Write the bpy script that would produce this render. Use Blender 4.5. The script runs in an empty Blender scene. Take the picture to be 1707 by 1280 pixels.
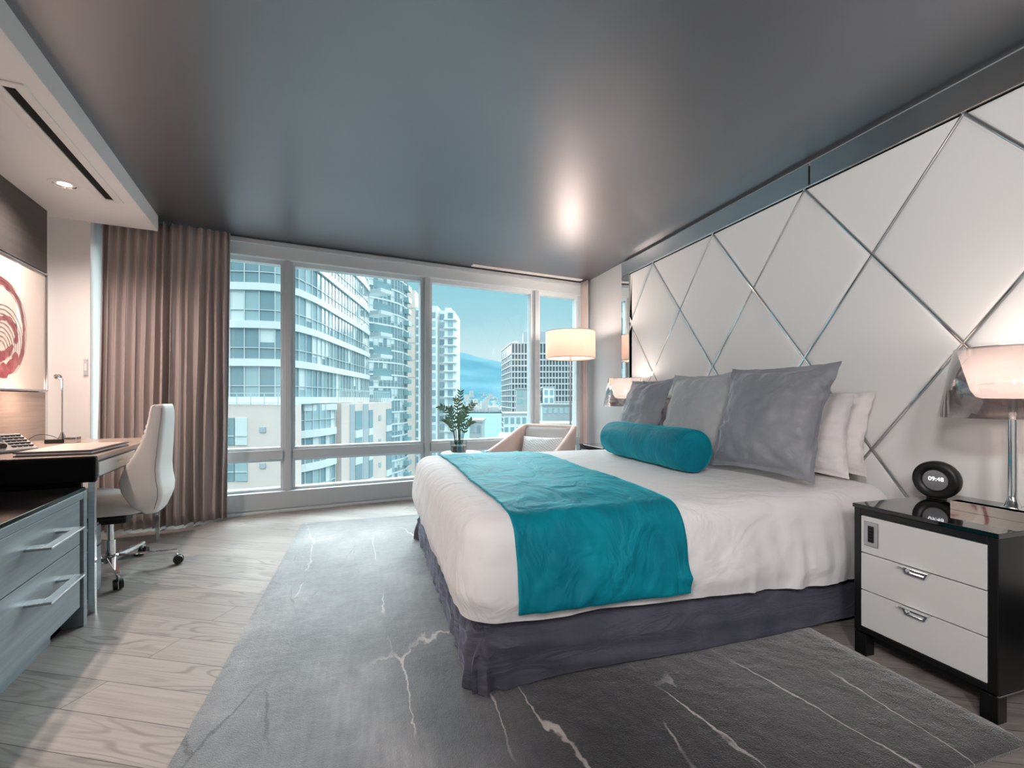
import bpy, bmesh, math, random
from mathutils import Vector, Matrix, noise
random.seed(11)
SC = bpy.context.scene
COL = SC.collection
R = math.radians
YAW = 17.21           # camera looks this far right of the bed-wall direction
WROT = 9.0            # desk wall and window wall are turned this far from the bed wall
CAMZ = 1.12

# ------------------------------------------------------------------ helpers
def lin(c):
    def f(v):
        v /= 255.0
        return v / 12.92 if v <= 0.04045 else ((v + 0.055) / 1.055) ** 2.4
    return (f(c[0]), f(c[1]), f(c[2]), 1.0)

def W(v, u, z=0.0):   # window/desk-wall frame -> world
    a = R(WROT)
    return Vector((v * math.cos(a) - u * math.sin(a), v * math.sin(a) + u * math.cos(a), z))

def link(o, parent=None):
    COL.objects.link(o)
    if parent is not None:
        o.parent = parent
    return o

def tag(o, label=None, cat=None, group=None, kind=None):
    if label: o['label'] = label
    if cat: o['category'] = cat
    if group: o['group'] = group
    if kind: o['kind'] = kind
    return o

def thing(name, label, cat, loc=(0, 0, 0), rz=0.0, group=None):
    o = bpy.data.objects.new(name, None)
    o.empty_display_size = 0.1
    COL.objects.link(o)
    o.location = loc
    o.rotation_euler = (0, 0, R(rz))
    return tag(o, label, cat, group)

def dup(root, loc, label=None, group=None, rz=None):
    r = root.copy(); COL.objects.link(r); r.location = loc
    if rz is not None: r.rotation_euler = (0, 0, R(rz))
    if label: r['label'] = label
    if group: r['group'] = group
    for ch in list(root.children):
        c = ch.copy(); COL.objects.link(c); c.parent = r
        for g in list(ch.children):
            d = g.copy(); COL.objects.link(d); d.parent = c
    return r

class MB:
    def __init__(s):
        s.v = []; s.f = []; s.m = []
    def quad(s, a, b, c, d, mi=0):
        n = len(s.v); s.v += [tuple(a), tuple(b), tuple(c), tuple(d)]
        s.f.append((n, n + 1, n + 2, n + 3)); s.m.append(mi); return s
    def box(s, x0, x1, y0, y1, z0, z1, mi=0):
        n = len(s.v)
        s.v += [(x0, y0, z0), (x1, y0, z0), (x1, y1, z0), (x0, y1, z0), (x0, y0, z1), (x1, y0, z1), (x1, y1, z1), (x0, y1, z1)]
        for q in ((0, 3, 2, 1), (4, 5, 6, 7), (0, 1, 5, 4), (1, 2, 6, 5), (2, 3, 7, 6), (3, 0, 4, 7)):
            s.f.append(tuple(n + i for i in q)); s.m.append(mi)
        return s
    def bar(s, p0, p1, w, h, up=(0, 0, 1), w1=None, h1=None, mi=0):
        p0 = Vector(p0); p1 = Vector(p1); d = (p1 - p0).normalized()
        a = d.cross(Vector(up))
        if a.length < 1e-5: a = d.cross(Vector((1, 0, 0)))
        a.normalize(); b = a.cross(d).normalized()
        w1 = w if w1 is None else w1; h1 = h if h1 is None else h1
        n = len(s.v)
        for p, ww, hh in ((p0, w, h), (p1, w1, h1)):
            for sx, sy in ((-1, -1), (1, -1), (1, 1), (-1, 1)):
                s.v.append(tuple(p + a * (sx * ww / 2) + b * (sy * hh / 2)))
        for q in ((0, 1, 2, 3), (7, 6, 5, 4), (0, 4, 5, 1), (1, 5, 6, 2), (2, 6, 7, 3), (3, 7, 4, 0)):
            s.f.append(tuple(n + i for i in q)); s.m.append(mi)
        return s
    def sheet(s, rows, cu=False, cv=False, mi=0):
        n = len(s.v); nr = len(rows); nc = len(rows[0])
        for r in rows: s.v += [tuple(p) for p in r]
        for i in range(nr if cv else nr - 1):
            for j in range(nc if cu else nc - 1):
                i2 = (i + 1) % nr; j2 = (j + 1) % nc
                s.f.append((n + i * nc + j, n + i * nc + j2, n + i2 * nc + j2, n + i2 * nc + j)); s.m.append(mi)
        return n
    def cap(s, pts, mi=0):
        n = len(s.v); s.v += [tuple(p) for p in pts]
        s.f.append(tuple(range(n, n + len(pts)))); s.m.append(mi); return s
    def loft(s, loops, caps=True, mi=0):
        n = s.sheet(loops, cu=True, mi=mi); k = len(loops[0]); m = len(loops)
        if caps:
            s.f.append(tuple(n + i for i in range(k))); s.m.append(mi)
            s.f.append(tuple(n + (m - 1) * k + i for i in range(k))); s.m.append(mi)
        return s
    def cyl(s, p0, p1, r0, r1=None, n=24, mi=0):
        p0 = Vector(p0); p1 = Vector(p1); r1 = r0 if r1 is None else r1
        d = (p1 - p0).normalized(); a = d.orthogonal().normalized(); b = d.cross(a)
        L = [[p + (a * math.cos(2 * math.pi * i / n) + b * math.sin(2 * math.pi * i / n)) * r for i in range(n)] for p, r in ((p0, r0), (p1, r1))]
        return s.loft(L, True, mi)
    def lathe(s, prof, M=None, n=48, mi=0, caps=True):
        M = M or Matrix.Identity(4)
        L = [[M @ Vector((r * math.cos(2 * math.pi * i / n), r * math.sin(2 * math.pi * i / n), z)) for i in range(n)] for r, z in prof]
        return s.loft(L, caps, mi)
    def tube(s, pts, r, n=10, mi=0):
        pts = [Vector(p) for p in pts]; loops = []; prev = None
        for i, p in enumerate(pts):
            d = (pts[min(i + 1, len(pts) - 1)] - pts[max(i - 1, 0)]).normalized()
            a = d.orthogonal().normalized() if prev is None else (prev - d * prev.dot(d)).normalized()
            prev = a; b = d.cross(a)
            rr = r[i] if isinstance(r, (list, tuple)) else r
            loops.append([p + (a * math.cos(2 * math.pi * k / n) + b * math.sin(2 * math.pi * k / n)) * rr for k in range(n)])
        return s.loft(loops, True, mi)
    def prism(s, poly, f0, f1, mi=0):   # poly of 2-D points, f0/f1 map them to 3-D
        return s.loft([[f0(p) for p in poly], [f1(p) for p in poly]], True, mi)
    def build(s, name, mats, parent=None, smooth=False, bevel=0, seg=2, solid=0, sub=0, offset=-1, loc=None, rz=None, merge=False):
        me = bpy.data.meshes.new(name)
        me.from_pydata(s.v, [], s.f)
        if not isinstance(mats, (list, tuple)): mats = [mats]
        for m in mats: me.materials.append(m)
        me.polygons.foreach_set('material_index', s.m)
        bm = bmesh.new(); bm.from_mesh(me)
        if merge: bmesh.ops.remove_doubles(bm, verts=bm.verts, dist=1e-5)
        bmesh.ops.recalc_face_normals(bm, faces=bm.faces)
        bm.to_mesh(me); bm.free()
        if smooth:
            me.polygons.foreach_set('use_smooth', [True] * len(me.polygons))
            me.set_sharp_from_angle(angle=R(smooth if smooth is not True else 40))
        me.update()
        o = bpy.data.objects.new(name, me); link(o, parent)
        if loc is not None: o.location = loc
        if rz is not None: o.rotation_euler = (0, 0, R(rz))
        if bevel:
            b = o.modifiers.new('bevel', 'BEVEL'); b.width = bevel; b.segments = seg; b.limit_method = 'ANGLE'; b.angle_limit = R(40); b.harden_normals = False
        if solid:
            q = o.modifiers.new('solid', 'SOLIDIFY'); q.thickness = solid; q.offset = offset
        if sub:
            q = o.modifiers.new('sub', 'SUBSURF'); q.levels = sub; q.render_levels = sub
        return o

def fbm(x, y, z, oct=3):
    return noise.fractal(Vector((x, y, z)), 1.0, 2.0, oct)

def smooth01(t):
    t = max(0.0, min(1.0, t)); return t * t * (3 - 2 * t)

def lerp_table(tab, z):
    for i in range(len(tab) - 1):
        a, b = tab[i], tab[i + 1]
        if a[0] <= z <= b[0] or b[0] <= z <= a[0]:
            t = (z - a[0]) / (b[0] - a[0])
            return [a[k] + (b[k] - a[k]) * t for k in range(1, len(a))]
    return list(tab[0][1:]) if abs(z - tab[0][0]) < abs(z - tab[-1][0]) else list(tab[-1][1:])

def catmull(P, n):
    P = [Vector(p) for p in P]; out = []
    for i in range(len(P) - 1):
        p0 = P[max(i - 1, 0)]; p1 = P[i]; p2 = P[i + 1]; p3 = P[min(i + 2, len(P) - 1)]
        for k in range(n):
            t = k / n
            out.append(0.5 * ((2 * p1) + (p2 - p0) * t + (2 * p0 - 5 * p1 + 4 * p2 - p3) * t * t + (3 * p1 - p0 - 3 * p2 + p3) * t ** 3))
    out.append(P[-1]); return out

def rrect(x0, x1, y0, y1, r, nc=6, ns=(1, 1)):   # rounded rectangle, fixed point count
    pts = []
    cs = [(x1 - r, y0 + r, -90), (x1 - r, y1 - r, 0), (x0 + r, y1 - r, 90), (x0 + r, y0 + r, 180)]
    for k, (cx, cy, a0) in enumerate(cs):
        for i in range(nc + 1):
            a = R(a0 + 90 * i / nc); pts.append((cx + r * math.cos(a), cy + r * math.sin(a)))
        nx = cs[(k + 1) % 4]; a1 = R(nx[2]); e = (nx[0] + r * math.cos(a1), nx[1] + r * math.sin(a1))
        n = ns[k % 2]
        for i in range(1, n):
            t = i / n; pts.append((pts[-1][0] * 0 + (cx + r * math.cos(R(a0 + 90))) * (1 - t) + e[0] * t, (cy + r * math.sin(R(a0 + 90))) * (1 - t) + e[1] * t))
    return pts

# ------------------------------------------------------------------ materials
def newmat(name):
    m = bpy.data.materials.new(name); m.use_nodes = True
    nt = m.node_tree; b = nt.nodes['Principled BSDF']
    return m, nt, b

def setp(b, **k):
    names = dict(rough='Roughness', metal='Metallic', spec='Specular IOR Level', sheen='Sheen Weight', sheenr='Sheen Roughness', coat='Coat Weight', coatr='Coat Roughness', alpha='Alpha', trans='Transmission Weight', estr='Emission Strength', aniso='Anisotropic', sss='Subsurface Weight')
    for a, v in k.items(): b.inputs[names[a]].default_value = v

def pbr(name, c, rough=0.5, metal=0.0, bump=None, var=None, wr=None, sheenc=None, emis=None, **k):
    m, nt, b = newmat(name)
    b.inputs['Base Color'].default_value = lin(c)
    setp(b, rough=rough, metal=metal, **k)
    if sheenc: b.inputs['Sheen Tint'].default_value = lin(sheenc)
    if emis: b.inputs['Emission Color'].default_value = lin(emis)
    tc = nt.nodes.new('ShaderNodeTexCoord')
    if bump:
        n = nt.nodes.new('ShaderNodeTexNoise'); n.inputs['Scale'].default_value = bump[0]; n.inputs['Detail'].default_value = 4
        bp = nt.nodes.new('ShaderNodeBump'); bp.inputs['Strength'].default_value = bump[1]; bp.inputs['Distance'].default_value = bump[2] if len(bump) > 2 else 0.01
        nt.links.new(tc.outputs['Object'], n.inputs['Vector']); nt.links.new(n.outputs['Fac'], bp.inputs['Height']); nt.links.new(bp.outputs['Normal'], b.inputs['Normal'])
    if wr:    # broad soft creases under the fine weave
        n2 = nt.nodes.new('ShaderNodeTexNoise'); n2.inputs['Scale'].default_value = wr[0]; n2.inputs['Detail'].default_value = 3; n2.inputs['Distortion'].default_value = 1.2
        mp2 = nt.nodes.new('ShaderNodeMapping'); mp2.inputs['Scale'].default_value = wr[3] if len(wr) > 3 else (1, 1, 1); mp2.inputs['Rotation'].default_value = (0, 0, .5)
        b2 = nt.nodes.new('ShaderNodeBump'); b2.inputs['Strength'].default_value = wr[1]; b2.inputs['Distance'].default_value = wr[2]
        nt.links.new(tc.outputs['Object'], mp2.inputs['Vector']); nt.links.new(mp2.outputs[0], n2.inputs['Vector']); nt.links.new(n2.outputs['Fac'], b2.inputs['Height'])
        if bump: nt.links.new(b2.outputs['Normal'], bp.inputs['Normal'])
        else: nt.links.new(b2.outputs['Normal'], b.inputs['Normal'])
    if var:   # (scale, colour2, [stretch])
        n = nt.nodes.new('ShaderNodeTexNoise'); n.inputs['Scale'].default_value = var[0]; n.inputs['Detail'].default_value = 5
        r = nt.nodes.new('ShaderNodeValToRGB'); r.color_ramp.elements[0].position = .35; r.color_ramp.elements[1].position = .68
        r.color_ramp.elements[0].color = lin(c); r.color_ramp.elements[1].color = lin(var[1])
        src = tc.outputs['Object']
        if len(var) > 2:
            mp = nt.nodes.new('ShaderNodeMapping'); mp.inputs['Scale'].default_value = var[2]
            nt.links.new(src, mp.inputs['Vector']); src = mp.outputs['Vector']
        nt.links.new(src, n.inputs['Vector']); nt.links.new(n.outputs['Fac'], r.inputs['Fac']); nt.links.new(r.outputs['Color'], b.inputs['Base Color'])
    return m

def glass(name, tint=(245, 250, 250), refl=0.06, rough=0.0, power=4.0):
    m, nt, b = newmat(name); nt.nodes.remove(b)
    out = nt.nodes['Material Output']
    t = nt.nodes.new('ShaderNodeBsdfTransparent'); t.inputs['Color'].default_value = lin(tint)
    g = nt.nodes.new('ShaderNodeBsdfGlossy'); g.inputs['Roughness'].default_value = rough
    lw = nt.nodes.new('ShaderNodeLayerWeight'); lw.inputs['Blend'].default_value = .5
    p = nt.nodes.new('ShaderNodeMath'); p.operation = 'POWER'; p.inputs[1].default_value = power
    ma = nt.nodes.new('ShaderNodeMath'); ma.operation = 'MULTIPLY_ADD'; ma.inputs[1].default_value = .8; ma.inputs[2].default_value = refl; ma.use_clamp = True
    mx = nt.nodes.new('ShaderNodeMixShader')
    L = nt.links.new
    L(lw.outputs['Facing'], p.inputs[0]); L(p.outputs[0], ma.inputs[0]); L(ma.outputs[0], mx.inputs['Fac'])
    L(t.outputs[0], mx.inputs[1]); L(g.outputs[0], mx.inputs[2]); L(mx.outputs[0], out.inputs['Surface'])
    return m

def wood(name, c1, c2, stretch=(40, 2.5, 40), rough=.45, **k):
    m = pbr(name, c1, rough=rough, var=(1.0, c2, stretch), **k)
    nt = m.node_tree
    n = [x for x in nt.nodes if x.type == 'TEX_NOISE'][0]; n.inputs['Detail'].default_value = 8; n.inputs['Roughness'].default_value = .65
    return m

def floor_mat():
    m, nt, b = newmat('oak_planks'); L = nt.links.new; N = nt.nodes.new
    tc = N('ShaderNodeTexCoord'); mp = N('ShaderNodeMapping'); mp.inputs['Rotation'].default_value = (0, 0, R(-152.4))
    L(tc.outputs['Object'], mp.inputs['Vector'])
    br = N('ShaderNodeTexBrick'); br.inputs['Scale'].default_value = 1; br.inputs['Brick Width'].default_value = 1.9; br.inputs['Row Height'].default_value = .165
    br.inputs['Mortar Size'].default_value = .0016; br.inputs['Mortar Smooth'].default_value = .3; br.inputs['Bias'].default_value = 0
    br.offset = .37; br.inputs['Color1'].default_value = (0, 0, 0, 1); br.inputs['Color2'].default_value = (1, 1, 1, 1); br.inputs['Mortar'].default_value = (.5, .5, .5, 1)
    L(mp.outputs[0], br.inputs['Vector'])
    # grain, shifted per plank
    sh = N('ShaderNodeVectorMath'); sh.operation = 'MULTIPLY_ADD'; sh.inputs[1].default_value = (7, 3, 5)
    L(br.outputs['Color'], sh.inputs[0]); L(mp.outputs[0], sh.inputs[2])
    mg = N('ShaderNodeMapping'); mg.inputs['Scale'].default_value = (1.6, 9, 1); L(sh.outputs[0], mg.inputs['Vector'])
    n1 = N('ShaderNodeTexNoise'); n1.inputs['Scale'].default_value = .9; n1.inputs['Detail'].default_value = 1.5; L(mg.outputs[0], n1.inputs['Vector'])
    mul = N('ShaderNodeMath'); mul.operation = 'MULTIPLY'; mul.inputs[1].default_value = 62; L(n1.outputs['Fac'], mul.inputs[0])
    sn = N('ShaderNodeMath'); sn.operation = 'SINE'; L(mul.outputs[0], sn.inputs[0])
    pw = N('ShaderNodeMapRange'); pw.inputs['From Min'].default_value = .35; pw.inputs['From Max'].default_value = 1.0; L(sn.outputs[0], pw.inputs['Value'])
    mk = N('ShaderNodeTexNoise'); mk.inputs['Scale'].default_value = 1.3; L(sh.outputs[0], mk.inputs['Vector'])
    mr = N('ShaderNodeMapRange'); mr.inputs['From Min'].default_value = .4; mr.inputs['From Max'].default_value = .62; L(mk.outputs['Fac'], mr.inputs['Value'])
    ml = N('ShaderNodeMath'); ml.operation = 'MULTIPLY'; L(pw.outputs[0], ml.inputs[0]); L(mr.outputs[0], ml.inputs[1])
    mf = N('ShaderNodeMapping'); mf.inputs['Scale'].default_value = (3, 90, 1); L(sh.outputs[0], mf.inputs['Vector'])
    n2 = N('ShaderNodeTexNoise'); n2.inputs['Scale'].default_value = 1; n2.inputs['Detail'].default_value = 6; L(mf.outputs[0], n2.inputs['Vector'])
    tone = N('ShaderNodeMix'); tone.data_type = 'RGBA'; tone.inputs['A'].default_value = lin((141, 134, 131)); tone.inputs['B'].default_value = lin((163, 155, 151)); L(br.outputs['Color'], tone.inputs['Factor'])
    fine = N('ShaderNodeMix'); fine.data_type = 'RGBA'; fine.blend_type = 'MULTIPLY'; fine.inputs['Factor'].default_value = .45
    L(tone.outputs['Result'], fine.inputs['A'])
    rr = N('ShaderNodeValToRGB'); rr.color_ramp.elements[0].position = .3; rr.color_ramp.elements[0].color = (.55, .55, .56, 1); rr.color_ramp.elements[1].position = .6; rr.color_ramp.elements[1].color = (1, 1, 1, 1); L(n2.outputs['Fac'], rr.inputs['Fac'])
    L(rr.outputs['Color'], fine.inputs['B'])
    gr = N('ShaderNodeMix'); gr.data_type = 'RGBA'; gr.inputs['B'].default_value = lin((96, 90, 89)); L(fine.outputs['Result'], gr.inputs['A'])
    gm = N('ShaderNodeMath'); gm.operation = 'MULTIPLY'; gm.inputs[1].default_value = .55; L(ml.outputs[0], gm.inputs[0]); L(gm.outputs[0], gr.inputs['Factor'])
    se = N('ShaderNodeMix'); se.data_type = 'RGBA'; se.inputs['B'].default_value = lin((70, 66, 66)); L(gr.outputs['Result'], se.inputs['A']); L(br.outputs['Fac'], se.inputs['Factor'])
    L(se.outputs['Result'], b.inputs['Base Color'])
    b.inputs['Roughness'].default_value = .42; b.inputs['Specular IOR Level'].default_value = .4
    bp = N('ShaderNodeBump'); bp.inputs['Strength'].default_value = .25; bp.inputs['Distance'].default_value = .002; bp.invert = True
    L(br.outputs['Fac'], bp.inputs['Height']); L(bp.outputs['Normal'], b.inputs['Normal'])
    return m

def rug_mat():
    m, nt, b = newmat('rug_wool'); L = nt.links.new; N = nt.nodes.new
    tc = N('ShaderNodeTexCoord')
    def nz(scale, det, vec, rough=.55):
        n = N('ShaderNodeTexNoise'); n.inputs['Scale'].default_value = scale; n.inputs['Detail'].default_value = det; n.inputs['Roughness'].default_value = rough; L(vec, n.inputs['Vector']); return n
    def mp(scale, rot=0, off=(0, 0, 0)):
        q = N('ShaderNodeMapping'); q.inputs['Scale'].default_value = scale; q.inputs['Rotation'].default_value = (0, 0, rot); q.inputs['Location'].default_value = off; L(tc.outputs['Object'], q.inputs['Vector']); return q.outputs[0]
    def rng(v, a, bb, c=0, d=1):
        q = N('ShaderNodeMapRange'); q.inputs['From Min'].default_value = a; q.inputs['From Max'].default_value = bb; q.inputs['To Min'].default_value = c; q.inputs['To Max'].default_value = d; L(v, q.inputs['Value']); return q.outputs[0]
    def mul(a, c):
        q = N('ShaderNodeMath'); q.operation = 'MULTIPLY'; L(a, q.inputs[0])
        if isinstance(c, float): q.inputs[1].default_value = c
        else: L(c, q.inputs[1])
        return q.outputs[0]
    big = nz(1.25, 7, mp((1.3, .8, 1)), .6)
    ramp = N('ShaderNodeValToRGB'); e = ramp.color_ramp.elements
    e[0].position = .3; e[0].color = lin((72, 76, 82)); e[1].position = .72; e[1].color = lin((176, 176, 180))
    k = e.new(.5); k.color = lin((118, 121, 127)); L(big.outputs['Fac'], ramp.inputs['Fac'])
    st = nz(1, 4, mp((55, 5, 1)))
    stm = N('ShaderNodeMix'); stm.data_type = 'RGBA'; stm.blend_type = 'MULTIPLY'; stm.inputs['Factor'].default_value = .5; L(ramp.outputs['Color'], stm.inputs['A'])
    sr = N('ShaderNodeValToRGB'); sr.color_ramp.elements[0].position = .3; sr.color_ramp.elements[0].color = (.6, .6, .6, 1); sr.color_ramp.elements[1].position = .65; sr.color_ramp.elements[1].color = (1.1, 1.1, 1.1, 1); L(st.outputs['Fac'], sr.inputs['Fac']); L(sr.outputs['Color'], stm.inputs['B'])
    def veins(scale, rot, off, width, dist):
        v0 = mp(scale, rot, off)
        wob = nz(2.2, 4, v0)
        ad = N('ShaderNodeVectorMath'); ad.operation = 'MULTIPLY_ADD'; ad.inputs[1].default_value = (dist, dist, 0); L(wob.outputs['Color'], ad.inputs[0]); L(v0, ad.inputs[2])
        wob2 = nz(16, 3, tc.outputs['Object'])
        ad2 = N('ShaderNodeVectorMath'); ad2.operation = 'MULTIPLY_ADD'; ad2.inputs[1].default_value = (.09, .05, 0); L(wob2.outputs['Color'], ad2.inputs[0]); L(ad.outputs[0], ad2.inputs[2]); ad = ad2
        vo = N('ShaderNodeTexVoronoi'); vo.feature = 'DISTANCE_TO_EDGE'; vo.voronoi_dimensions = '2D'; vo.inputs['Scale'].default_value = 1; L(ad.outputs[0], vo.inputs['Vector'])
        wd = nz(3.0, 3, v0)
        dv = N('ShaderNodeMath'); dv.operation = 'DIVIDE'; L(vo.outputs['Distance'], dv.inputs[0]); L(rng(wd.outputs['Fac'], .35, .7, .35, 1.6), dv.inputs[1])
        return rng(dv.outputs[0], width * .4, width, 1, 0)
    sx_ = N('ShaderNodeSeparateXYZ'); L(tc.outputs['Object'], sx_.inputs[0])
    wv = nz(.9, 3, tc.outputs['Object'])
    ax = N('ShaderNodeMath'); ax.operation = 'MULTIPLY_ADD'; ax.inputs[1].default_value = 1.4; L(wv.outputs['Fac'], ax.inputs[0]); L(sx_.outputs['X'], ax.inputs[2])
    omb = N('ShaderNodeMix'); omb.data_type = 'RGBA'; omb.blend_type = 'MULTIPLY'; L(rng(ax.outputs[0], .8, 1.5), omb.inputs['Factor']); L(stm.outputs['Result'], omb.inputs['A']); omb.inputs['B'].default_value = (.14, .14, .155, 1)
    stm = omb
    lv = veins((2.3, .5, 1), R(10), (3.1, 1.7, 0), .013, .3)
    msk = rng(nz(1.7, 2, mp((1, 1, 1), 0, (4, 2, 0))).outputs['Fac'], .47, .56)
    lv = mul(mul(lv, msk), .8)
    dvn = veins((2.6, .5, 1), R(-8), (9.3, 5.1, 0), .009, .3)
    msk2 = rng(nz(1.4, 2, mp((1, 1, 1), 0, (14, 7, 0))).outputs['Fac'], .5, .58)
    dvn = mul(mul(dvn, msk2), .75)
    a = N('ShaderNodeMix'); a.data_type = 'RGBA'; L(stm.outputs['Result'], a.inputs['A']); a.inputs['B'].default_value = lin((40, 42, 47)); L(dvn, a.inputs['Factor'])
    c = N('ShaderNodeMix'); c.data_type = 'RGBA'; L(a.outputs['Result'], c.inputs['A']); c.inputs['B'].default_value = lin((205, 198, 196)); L(lv, c.inputs['Factor'])
    L(c.outputs['Result'], b.inputs['Base Color'])
    setp(b, rough=.5, sheen=.8, sheenr=.3, spec=.75)
    pile = nz(260, 3, tc.outputs['Object']); lump = nz(14, 4, tc.outputs['Object'])
    sm = N('ShaderNodeMath'); sm.operation = 'MULTIPLY_ADD'; sm.inputs[1].default_value = 2.2; L(lump.outputs['Fac'], sm.inputs[0]); L(pile.outputs['Fac'], sm.inputs[2])
    bp = N('ShaderNodeBump'); bp.inputs['Strength'].default_value = .55; bp.inputs['Distance'].default_value = .006; L(sm.outputs[0], bp.inputs['Height']); L(bp.outputs['Normal'], b.inputs['Normal'])
    return m

M = {}
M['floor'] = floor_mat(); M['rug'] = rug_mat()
M['white_paint'] = pbr('white_paint', (240, 238, 237), .55, bump=(300, .03))
M['grey_paint'] = pbr('grey_paint', (168, 171, 174), .5, bump=(300, .03))
M['dark_ceiling'] = pbr('dark_satin_ceiling', (138, 140, 145), .42, .92, spec=.9, var=(.8, (142, 144, 149)))
M['black'] = pbr('black_gloss', (7, 7, 8), .06, coat=.6, coatr=.02)
M['lacquer'] = pbr('black_lacquer', (6, 6, 7), .10, spec=.09)
M['black_satin'] = pbr('black_satin', (13, 13, 15), .35)
M['black_wood'] = wood('black_wood', (8, 8, 10), (15, 15, 17), (60, 60, 3), .32)
M['black_plastic'] = pbr('black_plastic', (14, 13, 14), .45)
M['chrome'] = pbr('chrome', (225, 228, 230), .07, 1.0)
M['steel'] = pbr('brushed_steel', (190, 192, 195), .25, 1.0)
M['mirror'] = pbr('mirror', (205, 212, 215), .02, 1.0)
M['frame_paint'] = pbr('window_frame_paint', (196, 203, 208), .4)
M['frame_light'] = pbr('window_frame_light', (214, 224, 228), .4)
M['window_glass'] = glass('window_glass', (243, 250, 250), .03, 0.0, 5)
M['clear_shade'] = glass('clear_shade', (226, 222, 222), .14, .02, 2.0)
M['clear_glass'] = glass('clear_glass', (232, 240, 240), .08, 0, 3)
M['linen'] = pbr('white_linen', (232, 230, 231), .8, wr=(3.2, .45, .05, (1, 2.2, 1)), sheen=.15, bump=(420, .06), spec=.25)
M['pillow_linen'] = pbr('pillow_linen', (233, 226, 225), .8, wr=(6, .4, .03), sheen=.1, bump=(420, .06), spec=.25)
M['teal'] = pbr('teal_velvet', (0, 112, 132), .6, wr=(4, .5, .05, (1.6, 1, 1)), sheen=1.0, sheenr=.32, sheenc=(40, 190, 205), var=(5, (4, 136, 154)), bump=(60, .12), spec=.2)
M['velvet'] = pbr('grey_velvet', (132, 134, 141), .5, wr=(7, .5, .03), sheen=1.0, sheenr=.35, sheenc=(190, 195, 205), var=(3.5, (146, 147, 153)), bump=(40, .08), spec=.25)
M['velvet_light'] = pbr('silver_velvet', (164, 166, 169), .5, wr=(7, .5, .03), sheen=.9, sheenr=.35, sheenc=(210, 212, 216), var=(3.5, (176, 177, 180)), bump=(40, .08), spec=.3)
M['skirt'] = pbr('skirt_velvet', (72, 73, 86), .6, wr=(4, .5, .04, (1, 1, 3)), sheen=.8, sheenr=.35, sheenc=(170, 172, 190), var=(6, (88, 88, 100), (1, 1, .6)), bump=(30, .1), spec=.25)
M['panel_leather'] = pbr('panel_upholstery', (238, 237, 236), .55, bump=(500, .05), spec=.3)
M['curtain'] = pbr('curtain_fabric', (178, 166, 163), .8, sheen=.25, bump=(500, .08))
M['grey_wood'] = wood('grey_oak', (114, 123, 129), (134, 143, 148), (3, 3, 60), .45)
M['grey_wood_h'] = wood('grey_oak_drawer', (112, 122, 128), (132, 142, 147), (30, 2, 60), .45)
M['taupe_wood'] = wood('taupe_oak', (158, 140, 129), (178, 160, 149), (40, 1.5, 50), .25)
M['dark_wood'] = wood('dark_oak', (58, 55, 55), (70, 67, 66), (40, 1.5, 50), .4)
M['art_white'] = pbr('art_panel_glass', (226, 214, 205), .12, coat=.4, coatr=.03)
M['art_red'] = pbr('art_red', (128, 50, 62), .3, var=(14, (168, 106, 108)))
M['art_grey'] = pbr('art_grey', (150, 124, 118), .3)
M['white_leather'] = pbr('white_leather', (222, 216, 212), .42, bump=(180, .06), spec=.4)
M['seam'] = pbr('seam_thread', (150, 142, 142), .8)
M['drawer_white'] = pbr('drawer_white', (205, 204, 202), .3)
M['pink_fabric'] = pbr('armchair_fabric', (214, 190, 182), .8, sheen=.3, bump=(300, .12))
M['shell_inner'] = pbr('armchair_cushion', (206, 203, 203), .85, sheen=.2, bump=(300, .12))
M['cushion'] = None
M['screen'] = pbr('clock_screen', (128, 128, 132), .18, metal=.0, coat=.5)
M['digit'] = pbr('clock_digits', (235, 238, 242), .5, emis=(235, 240, 245), estr=.9)
M['phone'] = pbr('phone_grey', (150, 146, 146), .4)
M['phone_dark'] = pbr('phone_dark', (62, 60, 62), .4)
M['navy'] = pbr('navy_leather', (30, 38, 52), .45, bump=(220, .1))
M['beige_leather'] = pbr('beige_board', (196, 176, 164), .4)
M['paper'] = pbr('paper', (225, 222, 220), .7)
M['leaf'] = pbr('leaf', (92, 124, 98), .35, var=(20, (124, 152, 120)))
M['stem'] = pbr('plant_stem', (70, 92, 66), .5)
M['pebble'] = pbr('pebbles', (92, 80, 74), .7, var=(60, (150, 132, 124)))
M['fixture_white'] = pbr('fixture_white', (235, 233, 230), .4)
M['vent_dark'] = pbr('vent_dark', (6, 6, 7), .9)

def emis_mat(name, c, strength, base=(240, 225, 210), trans=.0):
    m = pbr(name, base, .6, emis=c, estr=strength); return m
def translucent(name, c, e, es):
    m, nt, b = newmat(name); L = nt.links.new
    b.inputs['Base Color'].default_value = lin(c); setp(b, rough=.6, estr=es); b.inputs['Emission Color'].default_value = lin(e)
    t = nt.nodes.new('ShaderNodeBsdfTranslucent'); t.inputs['Color'].default_value = lin(c)
    mx = nt.nodes.new('ShaderNodeMixShader'); mx.inputs['Fac'].default_value = .55
    L(b.outputs[0], mx.inputs[1]); L(t.outputs[0], mx.inputs[2]); L(mx.outputs[0], nt.nodes['Material Output'].inputs['Surface'])
    return m
M['shade_glow'] = translucent('lit_lamp_diffuser', (248, 238, 232), (255, 232, 218), .34)
M['drum_glow'] = translucent('lit_drum_shade', (222, 204, 194), (255, 218, 200), .14)
M['bulb'] = emis_mat('bulb', (255, 214, 176), 14)
M['led'] = emis_mat('downlight_led', (255, 226, 204), 5)

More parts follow.
